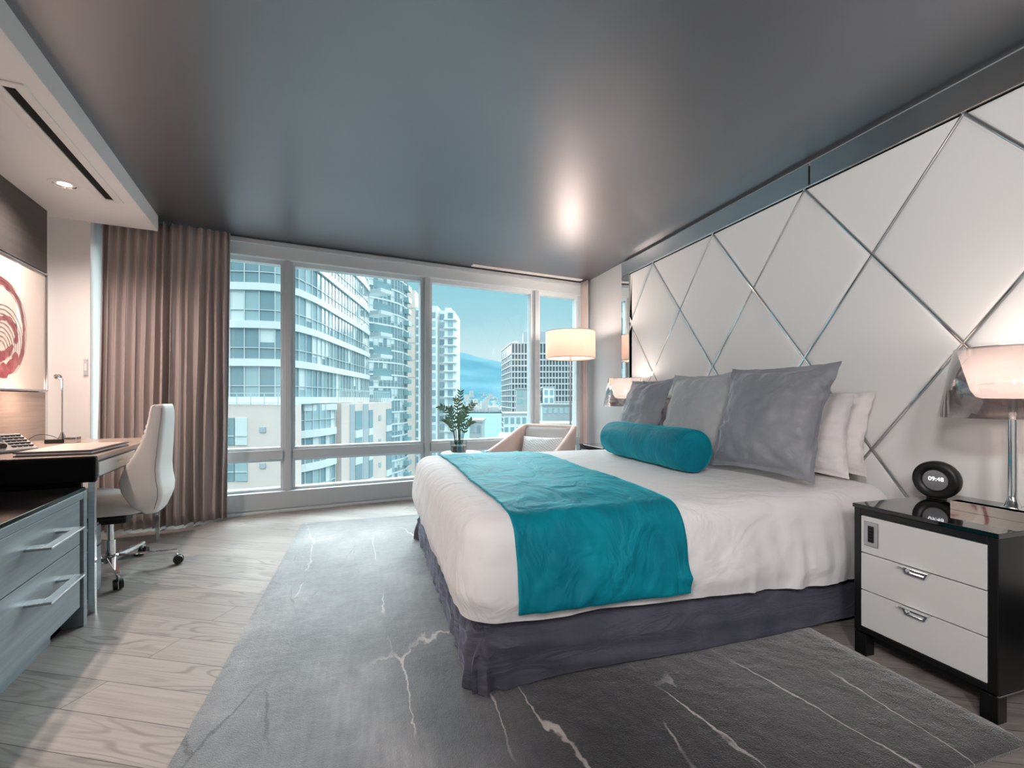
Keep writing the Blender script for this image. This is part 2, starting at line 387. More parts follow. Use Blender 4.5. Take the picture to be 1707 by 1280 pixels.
def chevron_mat():
    m, nt, b = newmat('chevron_fabric'); L = nt.links.new; N = nt.nodes.new
    tc = N('ShaderNodeTexCoord'); sp = N('ShaderNodeSeparateXYZ'); L(tc.outputs['Object'], sp.inputs[0])
    pp = N('ShaderNodeMath'); pp.operation = 'PINGPONG'; pp.inputs[1].default_value = .03; L(sp.outputs['X'], pp.inputs[0])
    ad = N('ShaderNodeMath'); ad.operation = 'ADD'; L(pp.outputs[0], ad.inputs[0]); L(sp.outputs['Z'], ad.inputs[1])
    p2 = N('ShaderNodeMath'); p2.operation = 'PINGPONG'; p2.inputs[1].default_value = .013; L(ad.outputs[0], p2.inputs[0])
    rp = N('ShaderNodeValToRGB'); rp.color_ramp.elements[0].position = .004; rp.color_ramp.elements[0].color = lin((196, 204, 208)); rp.color_ramp.elements[1].position = .008; rp.color_ramp.elements[1].color = lin((232, 232, 232))
    L(p2.outputs[0], rp.inputs['Fac']); L(rp.outputs['Color'], b.inputs['Base Color']); setp(b, rough=.8)
    return m
M['cushion'] = chevron_mat()

# ------------------------------------------------------------------ room shell
def struct(mb, name, m, **k):
    o = mb.build(name, m, **k); o['kind'] = 'structure'; return o

CEIL = 2.67; XW = 2.745; UG = 5.16
pa = W(-1.95, 5.30); pb = Vector((XW + .15, 5.83, 0)); pc = Vector((XW + .15, -2.75, 0)); pd = Vector((-1.55, -2.75, 0))
plan = [pa, pb, pc, pd]
mb = MB(); mb.prism(plan, lambda p: (p.x, p.y, -.12), lambda p: (p.x, p.y, 0)); struct(mb, 'floor', M['floor'])
mb = MB(); mb.prism(plan, lambda p: (p.x, p.y, CEIL), lambda p: (p.x, p.y, CEIL + .15)); struct(mb, 'ceiling', M['dark_ceiling'])
struct(MB().box(-1.75, -.99, -3.2, 4.80, 2.54, CEIL + .02), 'ceiling_soffit', M['white_paint'], rz=WROT, bevel=.003)
struct(MB().box(XW, XW + .15, -2.75, 5.82, 0, CEIL), 'wall_right', M['grey_paint'])
struct(MB().box(-1.85, -1.68, -3.2, 4.80, 0, CEIL), 'wall_left', M['white_paint'], rz=WROT)
struct(MB().box(-1.95, -1.43, 4.79, 5.28, 0, CEIL), 'wall_left_return', M['white_paint'], rz=WROT)
struct(MB().box(-1.7, XW + .1, -2.75, -2.6, 0, CEIL), 'wall_rear', M['white_paint'])

# window wall: head, sill, mullions, four glazed bays
V0, V3 = -1.43, 3.575
struct(MB().box(V0, V3, 5.06, 5.27, 2.50, CEIL), 'trim_1', M['frame_light'], rz=WROT, bevel=.004)
struct(MB().box(V0, V3, 5.03, 5.06, 2.615, 2.655), 'trim_2', M['frame_paint'], rz=WROT, bevel=.003)
struct(MB().box(V0, V3, 5.04, 5.27, .035, .20).box(V0, V3, 5.05, 5.27, .0, .035), 'window_sill', M['frame_paint'], rz=WROT, bevel=.004)
struct(MB().box(V0, V3, 5.02, 5.05, .0, .022), 'baseboard_window', M['frame_light'], rz=WROT, bevel=.003)
mull = [V0 + .02, 0.0, 1.425, 2.855, V3 - .02]
for i, v in enumerate(mull):
    struct(MB().box(v - .026, v + .026, 5.07, 5.11, .20, 2.50).box(v - .045, v + .045, 5.11, 5.25, .20, 2.50), 'window_mullion_%d' % (i + 1), M['frame_paint'], rz=WROT, bevel=.004)
for i in range(4):
    a, b = mull[i] + .045, mull[i + 1] - .045
    w = thing('window_%d' % (i + 1), None, None, (0, 0, 0), WROT); w['kind'] = 'structure'
    f = MB()
    f.box(a, b, 5.09, 5.25, .515, .605)                                  # transom
    for z0, z1 in ((.20, .225), (2.46, 2.50), (.490, .515), (.605, .63)):
        f.box(a, b, 5.12, 5.22, z0, z1, 1)
    for z0, z1 in ((.225, .490), (.63, 2.46)):
        f.box(a, a + .022, 5.12, 5.22, z0, z1, 1); f.box(b - .022, b, 5.12, 5.22, z0, z1, 1)
    f.build('window_frame', [M['frame_paint'], M['frame_light']], w, bevel=.002)
    MB().box(a + .015, b - .015, 5.165, 5.172, .62, 2.47).build('glass_pane', M['window_glass'], w)
    MB().box(a + .015, b - .015, 5.165, 5.172, .215, .50).build('glass_pane', M['window_glass'], w)

# left wall cladding (structure): warm wood behind the desk
struct(MB().box(-1.68, -1.645, 2.0, 3.985, .60, 1.165).box(-1.68, -1.645, 3.989, 4.645, .60, 1.165), 'trim_3', M['taupe_wood'], rz=WROT, bevel=.0015)

# ------------------------------------------------------------------ ceiling fittings
t = thing('slot_vent', 'long dark slot air vent with white frame in the white soffit above the desk', 'vent', W(-1.14, 3.52, 2.54), WROT)
MB().box(-.022, .022, -.655, .655, -.002, .004).build('slot', M['vent_dark'], t)  # flat dark strip imitating the shade inside the slot; soffit is uncut
f = MB()
for x0, x1 in ((-.07, -.024), (.024, .07)): f.box(x0, x1, -.70, .70, -.008, .002)
for y0, y1 in ((-.70, -.657), (.657, .70)): f.box(-.024, .024, y0, y1, -.008, .002)
f.build('vent_frame', M['fixture_white'], t, bevel=.002)
t = thing('slot_diffuser', 'narrow pale slot diffuser in the dark ceiling above the window', 'vent', W(2.68, 4.945, CEIL), WROT)
f = MB()
for y0, y1 in ((-.035, -.026), (-.005, .005), (.026, .035)): f.box(-.75, .75, y0, y1, -.009, .002)
f.box(-.765, -.75, -.035, .035, -.009, .002).box(.75, .765, -.035, .035, -.009, .002)
f.build('diffuser_frame', M['fixture_white'], t, bevel=.0015)
MB().box(-.75, .75, -.026, .026, -.003, .001).build('diffuser_slot', M['grey_paint'], t)

t = thing('blind_switch', 'narrow pale switch plate on the white column beside the curtain edge', 'switch', W(-1.455, 4.789, 1.37), WROT)
MB().box(-.013, .013, -.010, .0, -.065, .065).build('switch_plate', M['frame_paint'], t, bevel=.002)
MB().box(-.007, .007, -.014, -.0102, -.03, .03).build('rocker', M['fixture_white'], t, bevel=.0015)

def downlight(v, u, label):
    t = thing('downlight', label, 'ceiling light', W(v, u, 2.54), WROT)
    MB().lathe([(.060, .002), (.060, -.006), (.082, -.004), (.082, .002)], n=40, caps=False).build('trim_ring', M['fixture_white'], t, smooth=True)
    MB().lathe([(.060, -.004), (.055, .0), (.036, .002)], n=40, caps=False).build('reflector', M['chrome'], t, smooth=True)
    MB().lathe([(.036, -.001), (.02, -.003), (.001, -.003)], n=32).build('lens', M['led'], t, smooth=True)
    return t
downlight(-1.33, 4.02, 'round recessed downlight in the white soffit beside the slot vent')
def spot(name, loc, target, power, size, blend, color, rad=.04):
    l = bpy.data.lights.new(name, 'SPOT'); l.energy = power; l.spot_size = R(size); l.spot_blend = blend; l.color = color; l.shadow_soft_size = rad
    o = bpy.data.objects.new(name, l); COL.objects.link(o); o.location = loc
    o.rotation_euler = (Vector(target) - Vector(loc)).to_track_quat('-Z', 'Y').to_euler(); return o
WARM = (1.0, .78, .66)
for u in (4.02, 2.55, 1.0):
    spot('downlight_lamp', W(-1.33, u, 2.525), W(-1.15, u - .1, 0), 64 if u > 4 else 52, 152 if u > 4 else 120, 1.0, (1, .82, .73), .04)

# ------------------------------------------------------------------ headboard wall
XH = 2.70
PIT = .836; YV = 1.439; ZT = 2.484; DZ = .5505
HY0, HY1 = .603, 4.37
hb = thing('headboard', 'full height white headboard of padded diamond panels with mirrored border behind the bed', 'headboard', (XH, (HY0 + HY1) / 2, 0))
hy = (HY0 + HY1) / 2
def L3(y, z, x): return (x - XH, y - hy, z)
MB().box(.020, .044, HY0 - .19 - hy, HY1 + .19 - hy, .02, CEIL - .04).build('backing_board', M['black_satin'], hb)
def clip(poly, ax, lim, keep_less):
    out = []
    for i in range(len(poly)):
        a, b = poly[i], poly[(i + 1) % len(poly)]
        ia = (a[ax] <= lim + 1e-9) if keep_less else (a[ax] >= lim - 1e-9)
        ib = (b[ax] <= lim + 1e-9) if keep_less else (b[ax] >= lim - 1e-9)
        if ia: out.append(a)
        if ia != ib:
            t = (lim - a[ax]) / (b[ax] - a[ax]); out.append(tuple(a[k] + (b[k] - a[k]) * t for k in (0, 1)))
    res = []
    for p in out:
        if not res or (abs(p[0] - res[-1][0]) + abs(p[1] - res[-1][1])) > 1e-6: res.append(p)
    if len(res) > 1 and abs(res[0][0] - res[-1][0]) + abs(res[0][1] - res[-1][1]) < 1e-6: res.pop()
    return res
def inset(poly, d):
    A = sum(poly[i][0] * poly[(i + 1) % len(poly)][1] - poly[(i + 1) % len(poly)][0] * poly[i][1] for i in range(len(poly)))
    s = 1 if A > 0 else -1; n = len(poly); out = []
    for i in range(n):
        p0 = Vector(poly[i - 1]); p1 = Vector(poly[i]); p2 = Vector(poly[(i + 1) % n])
        d1 = (p1 - p0).normalized(); d2 = (p2 - p1).normalized()
        n1 = Vector((-d1.y, d1.x)) * s; n2 = Vector((-d2.y, d2.x)) * s
        m = (n1 + n2); m = m / max(.15, m.dot(n1)) ; out.append(tuple(p1 + m * d))
    return out
ZB = ZT - 4 * DZ
for i in range(-2, 6):
    for j in range(0, 9):
        cy = YV + PIT * (i if j % 2 == 0 else i + .5); cz = ZT - DZ * j
        # diamond centred on the lattice; lattice nodes are the vertices
        cy2, cz2 = cy, cz - 0
        dia = [(cy - PIT / 2, cz - DZ), (cy, cz - 2 * DZ), (cy + PIT / 2, cz - DZ), (cy, cz)]
        p = clip(dia, 0, HY0, False)
        for ax, lim, kl in ((0, HY1, True), (1, ZB, False), (1, ZT, True)):
            if len(p) >= 3: p = clip(p, ax, lim, kl)
        if len(p) < 3: continue
        A = abs(sum(p[k][0] * p[(k + 1) % len(p)][1] - p[(k + 1) % len(p)][0] * p[k][1] for k in range(len(p)))) / 2
        if A < .01: continue
        mb = MB(); loops = []
        for d, x in ((.007, .018), (.007, .008), (.012, .002), (.022, -.002), (.05, -.004)):
            loops.append([L3(q[0], q[1], XH + x) for q in inset(p, d)])
        mb.loft(loops, True); mb.build('padded_panel', M['panel_leather'], hb, smooth=50)
# the tiles of the top row (triangles)
for i in range(-2, 6):
    dia = [(YV + PIT * i, ZT), (YV + PIT * (i + .5), ZT - DZ), (YV + PIT * (i + 1), ZT)]
    p = clip(dia, 0, HY0, False); p = clip(p, 0, HY1, True) if len(p) > 2 else p
    if len(p) < 3: continue
    mb = MB(); loops = []
    for d, x in ((.007, .018), (.007, .008), (.012, .002), (.022, -.002), (.05, -.004)):
        loops.append([L3(q[0], q[1], XH + x) for q in inset(p, d)])
    mb.loft(loops, True); mb.build('padded_panel', M['panel_leather'], hb, smooth=50)
for s in (1, -1):
    for i in range(-6, 12):
        y0 = YV + PIT * i   # line through (y0, ZT) going down with slope s
        def at(z): return y0 + s * (ZT - z) / DZ * PIT / 2
        za, zb = ZT, ZB
        ya, yb = at(za), at(zb)
        # clip in y
        def cl(ya, za, yb, zb):
            for lim, lo in ((HY0, True), (HY1, False)):
                oa = ya < lim if lo else ya > lim; ob = yb < lim if lo else yb > lim
                if oa and ob: return None
                if oa: tt = (lim - ya) / (yb - ya); ya, za = lim, za + (zb - za) * tt
                elif ob: tt = (lim - ya) / (yb - ya); yb, zb = lim, za + (zb - za) * tt
            return ya, za, yb, zb
        q = cl(ya, za, yb, zb)
        if not q or math.hypot(q[2] - q[0], q[3] - q[1]) < .05: continue
        MB().bar(L3(q[0], q[1], XH + .009), L3(q[2], q[3], XH + .009), .013, .016, up=(1, 0, 0)).build('metal_strip', M['chrome'], hb, bevel=.004)
for (y0, z0, y1, z1) in ((HY0 - .01, ZT + .006, HY1 + .01, ZT + .006), (HY1 + .006, ZB, HY1 + .006, ZT), (HY0 - .006, ZB, HY0 - .006, ZT)):
    MB().bar(L3(y0, z0, XH + .006), L3(y1, z1, XH + .006), .012, .03, up=(1, 0, 0)).build('border_strip', M['chrome'], hb, bevel=.003)
for (y0, y1, z0, z1) in ((HY0 - .18, 2.240, ZT + .014, 2.645), (2.254, HY1 + .19, ZT + .014, 2.645), (HY1 + .014, HY1 + .19, ZB, ZT + .010), (HY0 - .18, HY0 - .014, ZB, ZT + .010)):
    MB().box(.012, .022, y0 - hy, y1 - hy, z0, z1).build('mirror_panel', M['mirror'], hb, bevel=.0015)
MB().box(.0, .03, HY0 - hy, HY1 - hy, .04, ZB - .01).build('lower_rail', M['black_satin'], hb)

# ------------------------------------------------------------------ bed
BX0, BX1, BY0, BY1 = .375, 2.655, 1.675, 3.665
bed = thing('bed', 'king size bed with grey velvet skirt pleated at the corners', 'bed', ((BX0 + BX1) / 2, (BY0 + BY1) / 2, 0))
bc = bed.location.copy()
def rel(p): return (p[0] - bc.x, p[1] - bc.y, p[2])
MB().box(BX0 + .06 - bc.x, BX1 - bc.x - .10, BY0 + .06 - bc.y, BY1 - .06 - bc.y, .05, .30).build('box_base', M['black_satin'], bed, bevel=.01)
MB().box(BX0 + .05 - bc.x, BX1 - bc.x - .09, BY0 + .05 - bc.y, BY1 - .05 - bc.y, .302, .615).build('mattress', M['linen'], bed, bevel=.06, seg=4)
for sx in (BX0 + .12, BX1 - .15):
    for sy in (BY0 + .12, BY1 - .12):
        MB().cyl((sx - bc.x, sy - bc.y, .0185), (sx - bc.x, sy - bc.y, .05), .03).build('leg', M['black_satin'], bed)
mb = MB(); rows = []
NL = 16
for k in range(NL + 1):
    s = k / NL; z = .318 - s * (.318 - .022)
    lp = rrect(BX0, BX1 - .19, BY0, BY1, .035, 8, (46, 90)); row = []
    for i, (x, y) in enumerate(lp):
        n = Vector((0, 0))
        if y < BY0 + .03: n = Vector((0, -1))
        if y > BY1 - .03: n = Vector((0, 1))
        if x < BX0 + .03: n = n + Vector((-1, 0))
        if x > BX1 - .03: n = n + Vector((1, 0))
        n = n.normalized() if n.length else n
        dc = math.hypot(x - BX0, y - BY0); dcf = math.hypot(x - BX0, y - BY1)
        dd = min(dc, dcf)
        off = -.010 + .026 * smooth01(s * 1.6)
        pinch = math.exp(-(dd / .05) ** 2)
        off += -.034 * pinch * math.exp(-((s - .36) / .16) ** 2)
        # pleats fanning out at the corner
        off += .020 * s * math.exp(-(dd / .11) ** 2) * (1 + math.sin(dd * 210))
        # soft sagging folds radiating from the tie near the corner
        if y < BY0 + .03:
            fan = (s - .38) - .30 * (1 - math.exp(-dd / .55))
            off += .024 * math.exp(-(fan / .085) ** 2) * smooth01(dd / .2) * math.exp(-dd / 1.6)
            fan2 = (s - .38) - .62 * (1 - math.exp(-dd / .35))
            off += .020 * math.exp(-(fan2 / .10) ** 2) * smooth01(dd / .15) * math.exp(-dd / 1.0)
            fan3 = (s - .38) - .02
            off += .014 * math.exp(-(fan3 / .07) ** 2) * smooth01(dd / .1) * math.exp(-dd / 1.4)
        if x < BX0 + .03:
            off += .006 * s * math.sin(y * 44 + 2.5 * fbm(y * 3, s, 1)) + .005 * math.sin(y * 97 + s * 3)
        rr_ = math.hypot(dd, (s - .36) * .30); th_ = math.atan2((s - .36) * .30, dd)
        off += .013 * math.exp(-rr_ / .22) * math.sin(th_ * 9 + (1 if x < BX0 + .03 else 0)) * smooth01(rr_ / .04) * smooth01(s * 4)
        off += .004 * fbm(x * 5, y * 5, z * 9)
        zz = z
        if s > .8 and y < BY0 + .03: zz += (s - .8) * 5 * (.018 * smooth01((x - BX0 - .15) / .5) * (.6 + .4 * math.sin(x * 3.2)) )
        row.append(rel((x + n.x * off, y + n.y * off, zz)))
    rows.append(row)
mb.sheet(rows, cu=True)
mb.build('bed_skirt', M['skirt'], bed, smooth=60)

# duvet ------------------------------------------------------------
DX0, DX1, DY0, DY1 = .335, 2.60, 1.632, 3.708
ZTOP = .668; RE = .10; HEM = .285
def drape_profile(s):   # s: 0 top edge start .. 1 hem ; returns (inset e, z)
    arc = RE * math.pi / 2; drop = ZTOP - RE - HEM; tot = arc + drop; d = s * tot
    if d < arc:
        a = d / RE; return RE * (1 - math.sin(a)), ZTOP - RE * (1 - math.cos(a))
    q = (d - arc) / drop
    return -.012 * math.sin(q * math.pi) , ZTOP - RE - (d - arc)
mb = MB(); rows = []
def loop_at(e, z, s, tops):
    r = max(.012, .13 - e)
    lp = rrect(DX0 + e, DX1 - e, DY0 + e, DY1 - e, r, 10, (70, 90)); row = []
    for x, y in lp:
        n = Vector((0, 0))
        if y < DY0 + .14: n.y = -1 * (1 - (y - DY0) / .14)
        if y > DY1 - .14: n.y = 1 * (1 - (DY1 - y) / .14)
        if x < DX0 + .14: n.x = -(1 - (x - DX0) / .14)
        if x > DX1 - .14: n.x = (1 - (DX1 - x) / .14)
        if n.length > 1e-6: n.normalize()
        zz = z; off = 0
        if tops:
            dd = min(x - DX0, y - DY0, DY1 - y)
            zz += .010 * smooth01(dd / .5) + .006 * fbm(x * 2.2, y * 2.2, 3.0) * smooth01(dd / .2)
            ridge = math.sin((y + .25 * fbm(x, y, 7)) * 30 ) ** 6
            zz += .0035 * ridge * smooth01((x - 1.25) / .3) * smooth01(dd / .2)
        else:
            off = .022 * s + .006 * fbm(x * 4, y * 4, z * 3) * s
            w = smooth01((x - 1.2) / .5) if y < DY0 + .2 else .35
            fold = fbm(x * 9 + 3, y * 9, z * 1.2 + 2, 2)
            off += .024 * w * s * fold + .010 * w * s * max(0, 1 - abs(fbm(x * 6, y * 6, z * .9 + 6, 2)) * 6)
            off += .004 * smooth01(s * 2) * math.sin(8 * fbm(x * 3, y * 3, z * 5)) * .5
            if s > .93: off -= .012 * (s - .93) / .07
            zz += .014 * s * fbm(x * 2.5, y * 2.5, 0) - (.05 * s * smooth01((x - .5) / 2.0) if y < DY0 + .2 else 0)
        row.append((x + n.x * off, y + n.y * off, zz))
    return row
for e in (1.02, .90, .75, .62, .5, .4, .32, .25, .20, .16, .13, .115):
    rows.append(loop_at(e, ZTOP, 0, True))
for k in range(0, 27):
    e, z = drape_profile(k / 26); rows.append(loop_at(e, z, smooth01(k / 26), False))
mb.sheet(rows, cu=True); mb.cap(rows[0])
dv = mb.build('duvet', M['linen'], smooth=70, merge=True)
tag(dv, 'white duvet tucked smoothly over the bed and hanging down its sides', 'duvet')

# teal runner: laid on the duvet surface --------------------------
from mathutils.bvhtree import BVHTree
dv_tree = BVHTree.FromPolygons([v.co.copy() for v in dv.data.vertices], [tuple(p.vertices) for p in dv.data.polygons])
mb = MB(); rows = []
NXR = 60; RX0, RX1 = .515, 1.262
for k in range(0, 240):
    row = []
    # arclength across the bed
    arc = RE * math.pi / 2; drop = ZTOP - RE - .326; flat = (DY1 - DY0) - 2 * RE
    tot = 2 * (arc + drop) + flat; d = k / 239 * tot
    for j in range(NXR + 1):
        x = RX0 + (RX1 - RX0) * j / NXR
        dd = d if d < tot / 2 else tot - d
        sgn = -1 if d < tot / 2 else 1
        if dd < drop:
            e, z = -.012 * math.sin((drop - dd) / drop * math.pi * .9), .326 + dd; ny, nz = sgn, 0
        elif dd < drop + arc:
            a = (dd - drop) / RE; e = RE * (1 - math.cos(a)); z = ZTOP - RE + RE * math.sin(a); ny, nz = sgn * math.cos(a), math.sin(a)
        else:
            e = RE + (dd - drop - arc); z = ZTOP; ny, nz = 0, 1
        y = DY0 + e if sgn < 0 else DY1 - e
        h = .016 + .022 * max(0.0, 1 - dd / drop) if dd < drop else .016
        top = smooth01((dd - drop - arc * .6) / .15)
        h += .012 * smooth01(min(x - DX0, y - DY0, DY1 - y) / .5) * top
        # wrinkles: diagonal soft folds
        q = fbm(x * 3.2 + .9 * z * 4, y * 2.4 - x * 1.5, z * 2.6, 3)
        rg = max(0, 1 - abs(fbm(x * 2.3 + y * 1.2, y * 2.2 - x * .8, z * 3 + 5, 2)) * 5)
        h += .006 * q + .008 * rg * (.35 + .65 * (1 - top))
        if dd < drop:
            low = 1 - dd / drop
            h += .010 * low * max(0, 1 - abs(fbm(x * 2.0 - z * 4, z * 3.5 + x * 2.5, 11, 2)) * 4)
        h = max(h, .010)
        ex = .006 * fbm(d * 2.0, 3, 1) + .012 * fbm(d * .8, 8, 2)
        zz = z + nz * h - (.010 * smooth01((x - RX0) / (RX1 - RX0)) if dd < drop * .2 else 0) * (1 - dd / (drop * .2 + 1e-6) if dd < drop * .2 else 0)
        nv = Vector((0, ny, nz)).normalized(); xx = x + ex; base = Vector((xx, y, z))
        hit = dv_tree.ray_cast(base + nv * .15, -nv, .4)[0]
        if hit is not None: q_ = hit + nv * max(.009, h - .008)
        else: q_ = base + nv * (h + .03)
        row.append((q_.x, q_.y, q_.z + (zz - z - nz * h)))
    rows.append(row)
mb.sheet(rows)
rn = mb.build('bed_runner', M['teal'], smooth=80, solid=.005, offset=-1)
tag(rn, 'teal velvet runner laid across the foot of the white duvet', 'bed runner')

# bolster ----------------------------------------------------------
p0 = Vector((1.80, 2.22, .685 + .128)); p1 = Vector((1.84, 3.20, .685 + .128)); dr = (p1 - p0); Lb = dr.length; rb = .125
bo = thing('bolster', 'teal velvet cylindrical bolster cushion lying in front of the grey pillows', 'cushion', (p0 + p1) / 2, 0)
Mx = Matrix.Translation(-dr / 2) @ dr.to_track_quat('Z', 'Y').to_matrix().to_4x4()
prof = [(.01, -.012), (.05, -.010), (.09, -.004), (rb - .012, .0), (rb - .004, .006), (rb, .016), (rb + .003, .06)]
prof += [(rb + .004 + .002 * math.sin(k * 1.7), .06 + (Lb - .12) * k / 10) for k in range(1, 10)]
prof += [(rb + .003, Lb - .06), (rb, Lb - .016), (rb - .004, Lb - .006), (rb - .012, Lb), (.09, Lb + .004), (.05, Lb + .010), (.01, Lb + .012)]
MB().lathe(prof, Mx, 64).build('bolster_cover', M['teal'], bo, smooth=60)
for z in (.002, Lb - .002):
    ring = [Mx @ Vector(((rb - .005) * math.cos(2 * math.pi * i / 64), (rb - .005) * math.sin(2 * math.pi * i / 64), z)) for i in range(65)]
    MB().tube(ring, .004, 8).build('piping', M['teal'], bo, smooth=True)

# pillows ----------------------------------------------------------
def pillow_mesh(w, h, t, seed, flange=.0, n=56, pinch=.065, wr=.012, sag=.0):
    mb = MB()
    def surf(side):
        rows = []
        for j in range(n + 1):
            row = []
            for i in range(n + 1):
                a = 2 * i / n - 1; b = 2 * j / n - 1
                # denser near the rim
                a = math.copysign(abs(a) ** .8, a); b = math.copysign(abs(b) ** .8, b)
                fa = 1 - flange * 2 / w; fb = 1 - flange * 2 / h
                ca = min(1, abs(a) / fa); cb = min(1, abs(b) / fb)
                f = max(0, (1 - ca ** 2.4) * (1 - cb ** 2.4)) ** .55
                x = w / 2 * a * (1 - pinch * (1 - b * b) * abs(a)); z = h / 2 * b * (1 - pinch * (1 - a * a) * abs(b))
                y = side * (t / 2 * f + .0025)
                if flange:
                    rim = max(0, max(abs(a), abs(b)) - min(fa, fb)) / (1 - min(fa, fb))
                    y += rim * .010 * math.sin(3 * a + 2.3 * b + seed) + rim * .018 * fbm(a * 3 + seed, b * 3, 2)
                # creases running in from the rim and corners
                ang = math.atan2(b, a); rad = max(abs(a), abs(b))
                cr = math.sin(ang * 13 + 3 * fbm(a * 2 + seed, b * 2, 4)) * smooth01((rad - .45) / .4) * (1 - smooth01((rad - .9) / .1))
                y += side * wr * .5 * cr * f ** .3 + side * wr * 1.3 * fbm(a * 2.2 + seed, b * 2.2, side + 5) * f
                z -= sag * (1 - b) * 0
                row.append((x, y, z + h / 2))
            rows.append(row)
        return rows
    F = surf(-1); B = surf(1)
    mb.sheet(F); mb.sheet(B)
    rim = lambda G: [G[0][i] for i in range(n)] + [G[j][n] for j in range(n)] + [G[n][i] for i in range(n, 0, -1)] + [G[j][0] for j in range(n, 0, -1)]
    mb.sheet([rim(F), rim(B)], cu=True)
    return mb
def place_pillow(name, mb, m, loc, lean, yaw, roll, label, cat='pillow', group=None, wav=True):
    o = mb.build(name, m, smooth=70, merge=True)
    o.location = loc; o.rotation_euler = (R(-lean), R(roll), R(-90 + yaw))
    return tag(o, label, cat, group)
ZP = ZTOP + .026
place_pillow('sleeping_pillow', pillow_mesh(.90, .47, .13, 3, .025), M['pillow_linen'], (2.565, 2.24, ZP), 7, 1, 0, 'white pillow standing against the headboard, end showing beside the black nightstand', group=None)
place_pillow('sleeping_pillow', pillow_mesh(.90, .47, .13, 8, .025), M['pillow_linen'], (2.56, 3.19, ZP), 7, 0, 0, 'white pillow against the headboard hidden behind the far grey pillow')
place_pillow('sleeping_pillow', pillow_mesh(.90, .45, .13, 13, .025), M['pillow_linen'], (2.395, 2.22, ZP), 8, 1, 0, 'white pillow squeezed between the dark grey pillow and the outer white pillow')
place_pillow('sleeping_pillow', pillow_mesh(.90, .45, .13, 17, .025), M['pillow_linen'], (2.39, 3.17, ZP), 9, 0, 0, 'white pillow pressed behind the middle and far grey pillows')
place_pillow('euro_pillow', pillow_mesh(.66, .635, .22, 21, .03, wr=.02, pinch=.08), M['velvet'], (2.02, 2.00, ZP + .012), 18, 5, 0, 'large dark grey velvet pillow nearest the black nightstand with pointed corners')
place_pillow('euro_pillow', pillow_mesh(.68, .64, .20, 25, .028, wr=.016), M['velvet_light'], (2.12, 2.72, ZP), 18, 1, 0, 'silver grey velvet pillow between the two darker grey pillows')
place_pillow('euro_pillow', pillow_mesh(.66, .62, .20, 29, .028, wr=.016), M['velvet'], (2.12, 3.415, ZP), 18, -4, 0, 'dark grey velvet pillow beside the small lit lamp on the window side')

# ------------------------------------------------------------------ nightstands
NS_Y, NS_X0, NS_X1 = 1.238, 2.05, 2.68
ns = thing('nightstand', 'black nightstand with three white drawers and glossy top in front of the headboard', 'nightstand', ((NS_X0 + NS_X1) / 2, NS_Y, 0))
hx = (NS_X1 - NS_X0) / 2; hw = .243
MB().box(-hx - .006, hx, -hw - .004, hw + .004, .640, .657).build('glass_top', M['black'], ns, bevel=.002)
c = MB()
c.box(-hx, hx, -hw, -hw + .028, .10, .639); c.box(-hx, hx, hw - .028, hw, .10, .639)
c.box(-hx, hx, -hw + .028, hw - .028, .612, .639); c.box(-hx, hx, -hw + .028, hw - .028, .10, .125); c.box(hx - .02, hx, -hw + .028, hw - .028, .125, .612)
c.build('case', M['black_wood'], ns, bevel=.002)
MB().box(-hx + .002, hx, -hw - .0015, -hw + .004, .094, .0995).build('metal_edge', M['chrome'], ns)
MB().box(-hx + .002, hx, hw - .004, hw + .0015, .094, .0995).build('metal_edge', M['chrome'], ns)
MB().box(-hx + .03, hx - .03, -hw + .03, hw - .03, .066, .094).build('plinth_rail', M['black_wood'], ns)
for sx in (-hx, hx - .05):
    for sy in (-hw + .001, hw - .051):
        MB().box(sx, sx + .05, sy, sy + .05, 0, .0935).build('leg', M['black_wood'], ns, bevel=.002)
for k in range(3):
    z0 = .127 + k * .162; z1 = z0 + .158
    d = MB().box(-hx - .001, -hx + .02, -hw + .030, hw - .030, z0, z1).build('drawer', M['drawer_white'], ns, bevel=.002)
    if k < 2:
        g = MB()
        poly = [(-.047, .0), (.047, .0), (.034, -.026), (-.034, -.026)]
        inn = [(-.036, -.004), (.036, -.004), (.028, -.020), (-.028, -.020)]
        g.loft([[(-hx - .001, y, z1 + z) for y, z in poly], [(-hx - .016, y, z1 + z) for y, z in poly], [(-hx - .016, y, z1 + z) for y, z in inn], [(-hx - .004, y, z1 + z) for y, z in inn]], True)
        g.bar((-hx - .022, -.050, z1 + .001), (-hx - .022, .050, z1 + .001), .014, .003, up=(0, 0, 1))
        g.bar((-hx - .008, -.050, z1 + .001), (-hx - .008, .050, z1 + .001), .018, .003, up=(0, 0, 1))
        g.build('handle', M['chrome'], d, bevel=.001)
    else:
        pl = MB().box(-hx - .006, -hx - .001, .140, .198, .485, .590).build('outlet_plate', M['steel'], ns, bevel=.002)
        s = MB().box(-hx - .0085, -hx - .006, .158, .180, .503, .572)
        s.build('outlet_insert', M['black_plastic'], pl)
        for q in range(5):
            MB().box(-hx - .0105, -hx - .0085, .161, .177, .508 + q * .013, .514 + q * .013).build('rocker', M['vent_dark'], pl)
dup(ns, ((NS_X0 + NS_X1) / 2, 4.02, 0), 'black nightstand mostly hidden behind the far pillow, carrying the smaller looking lamp')

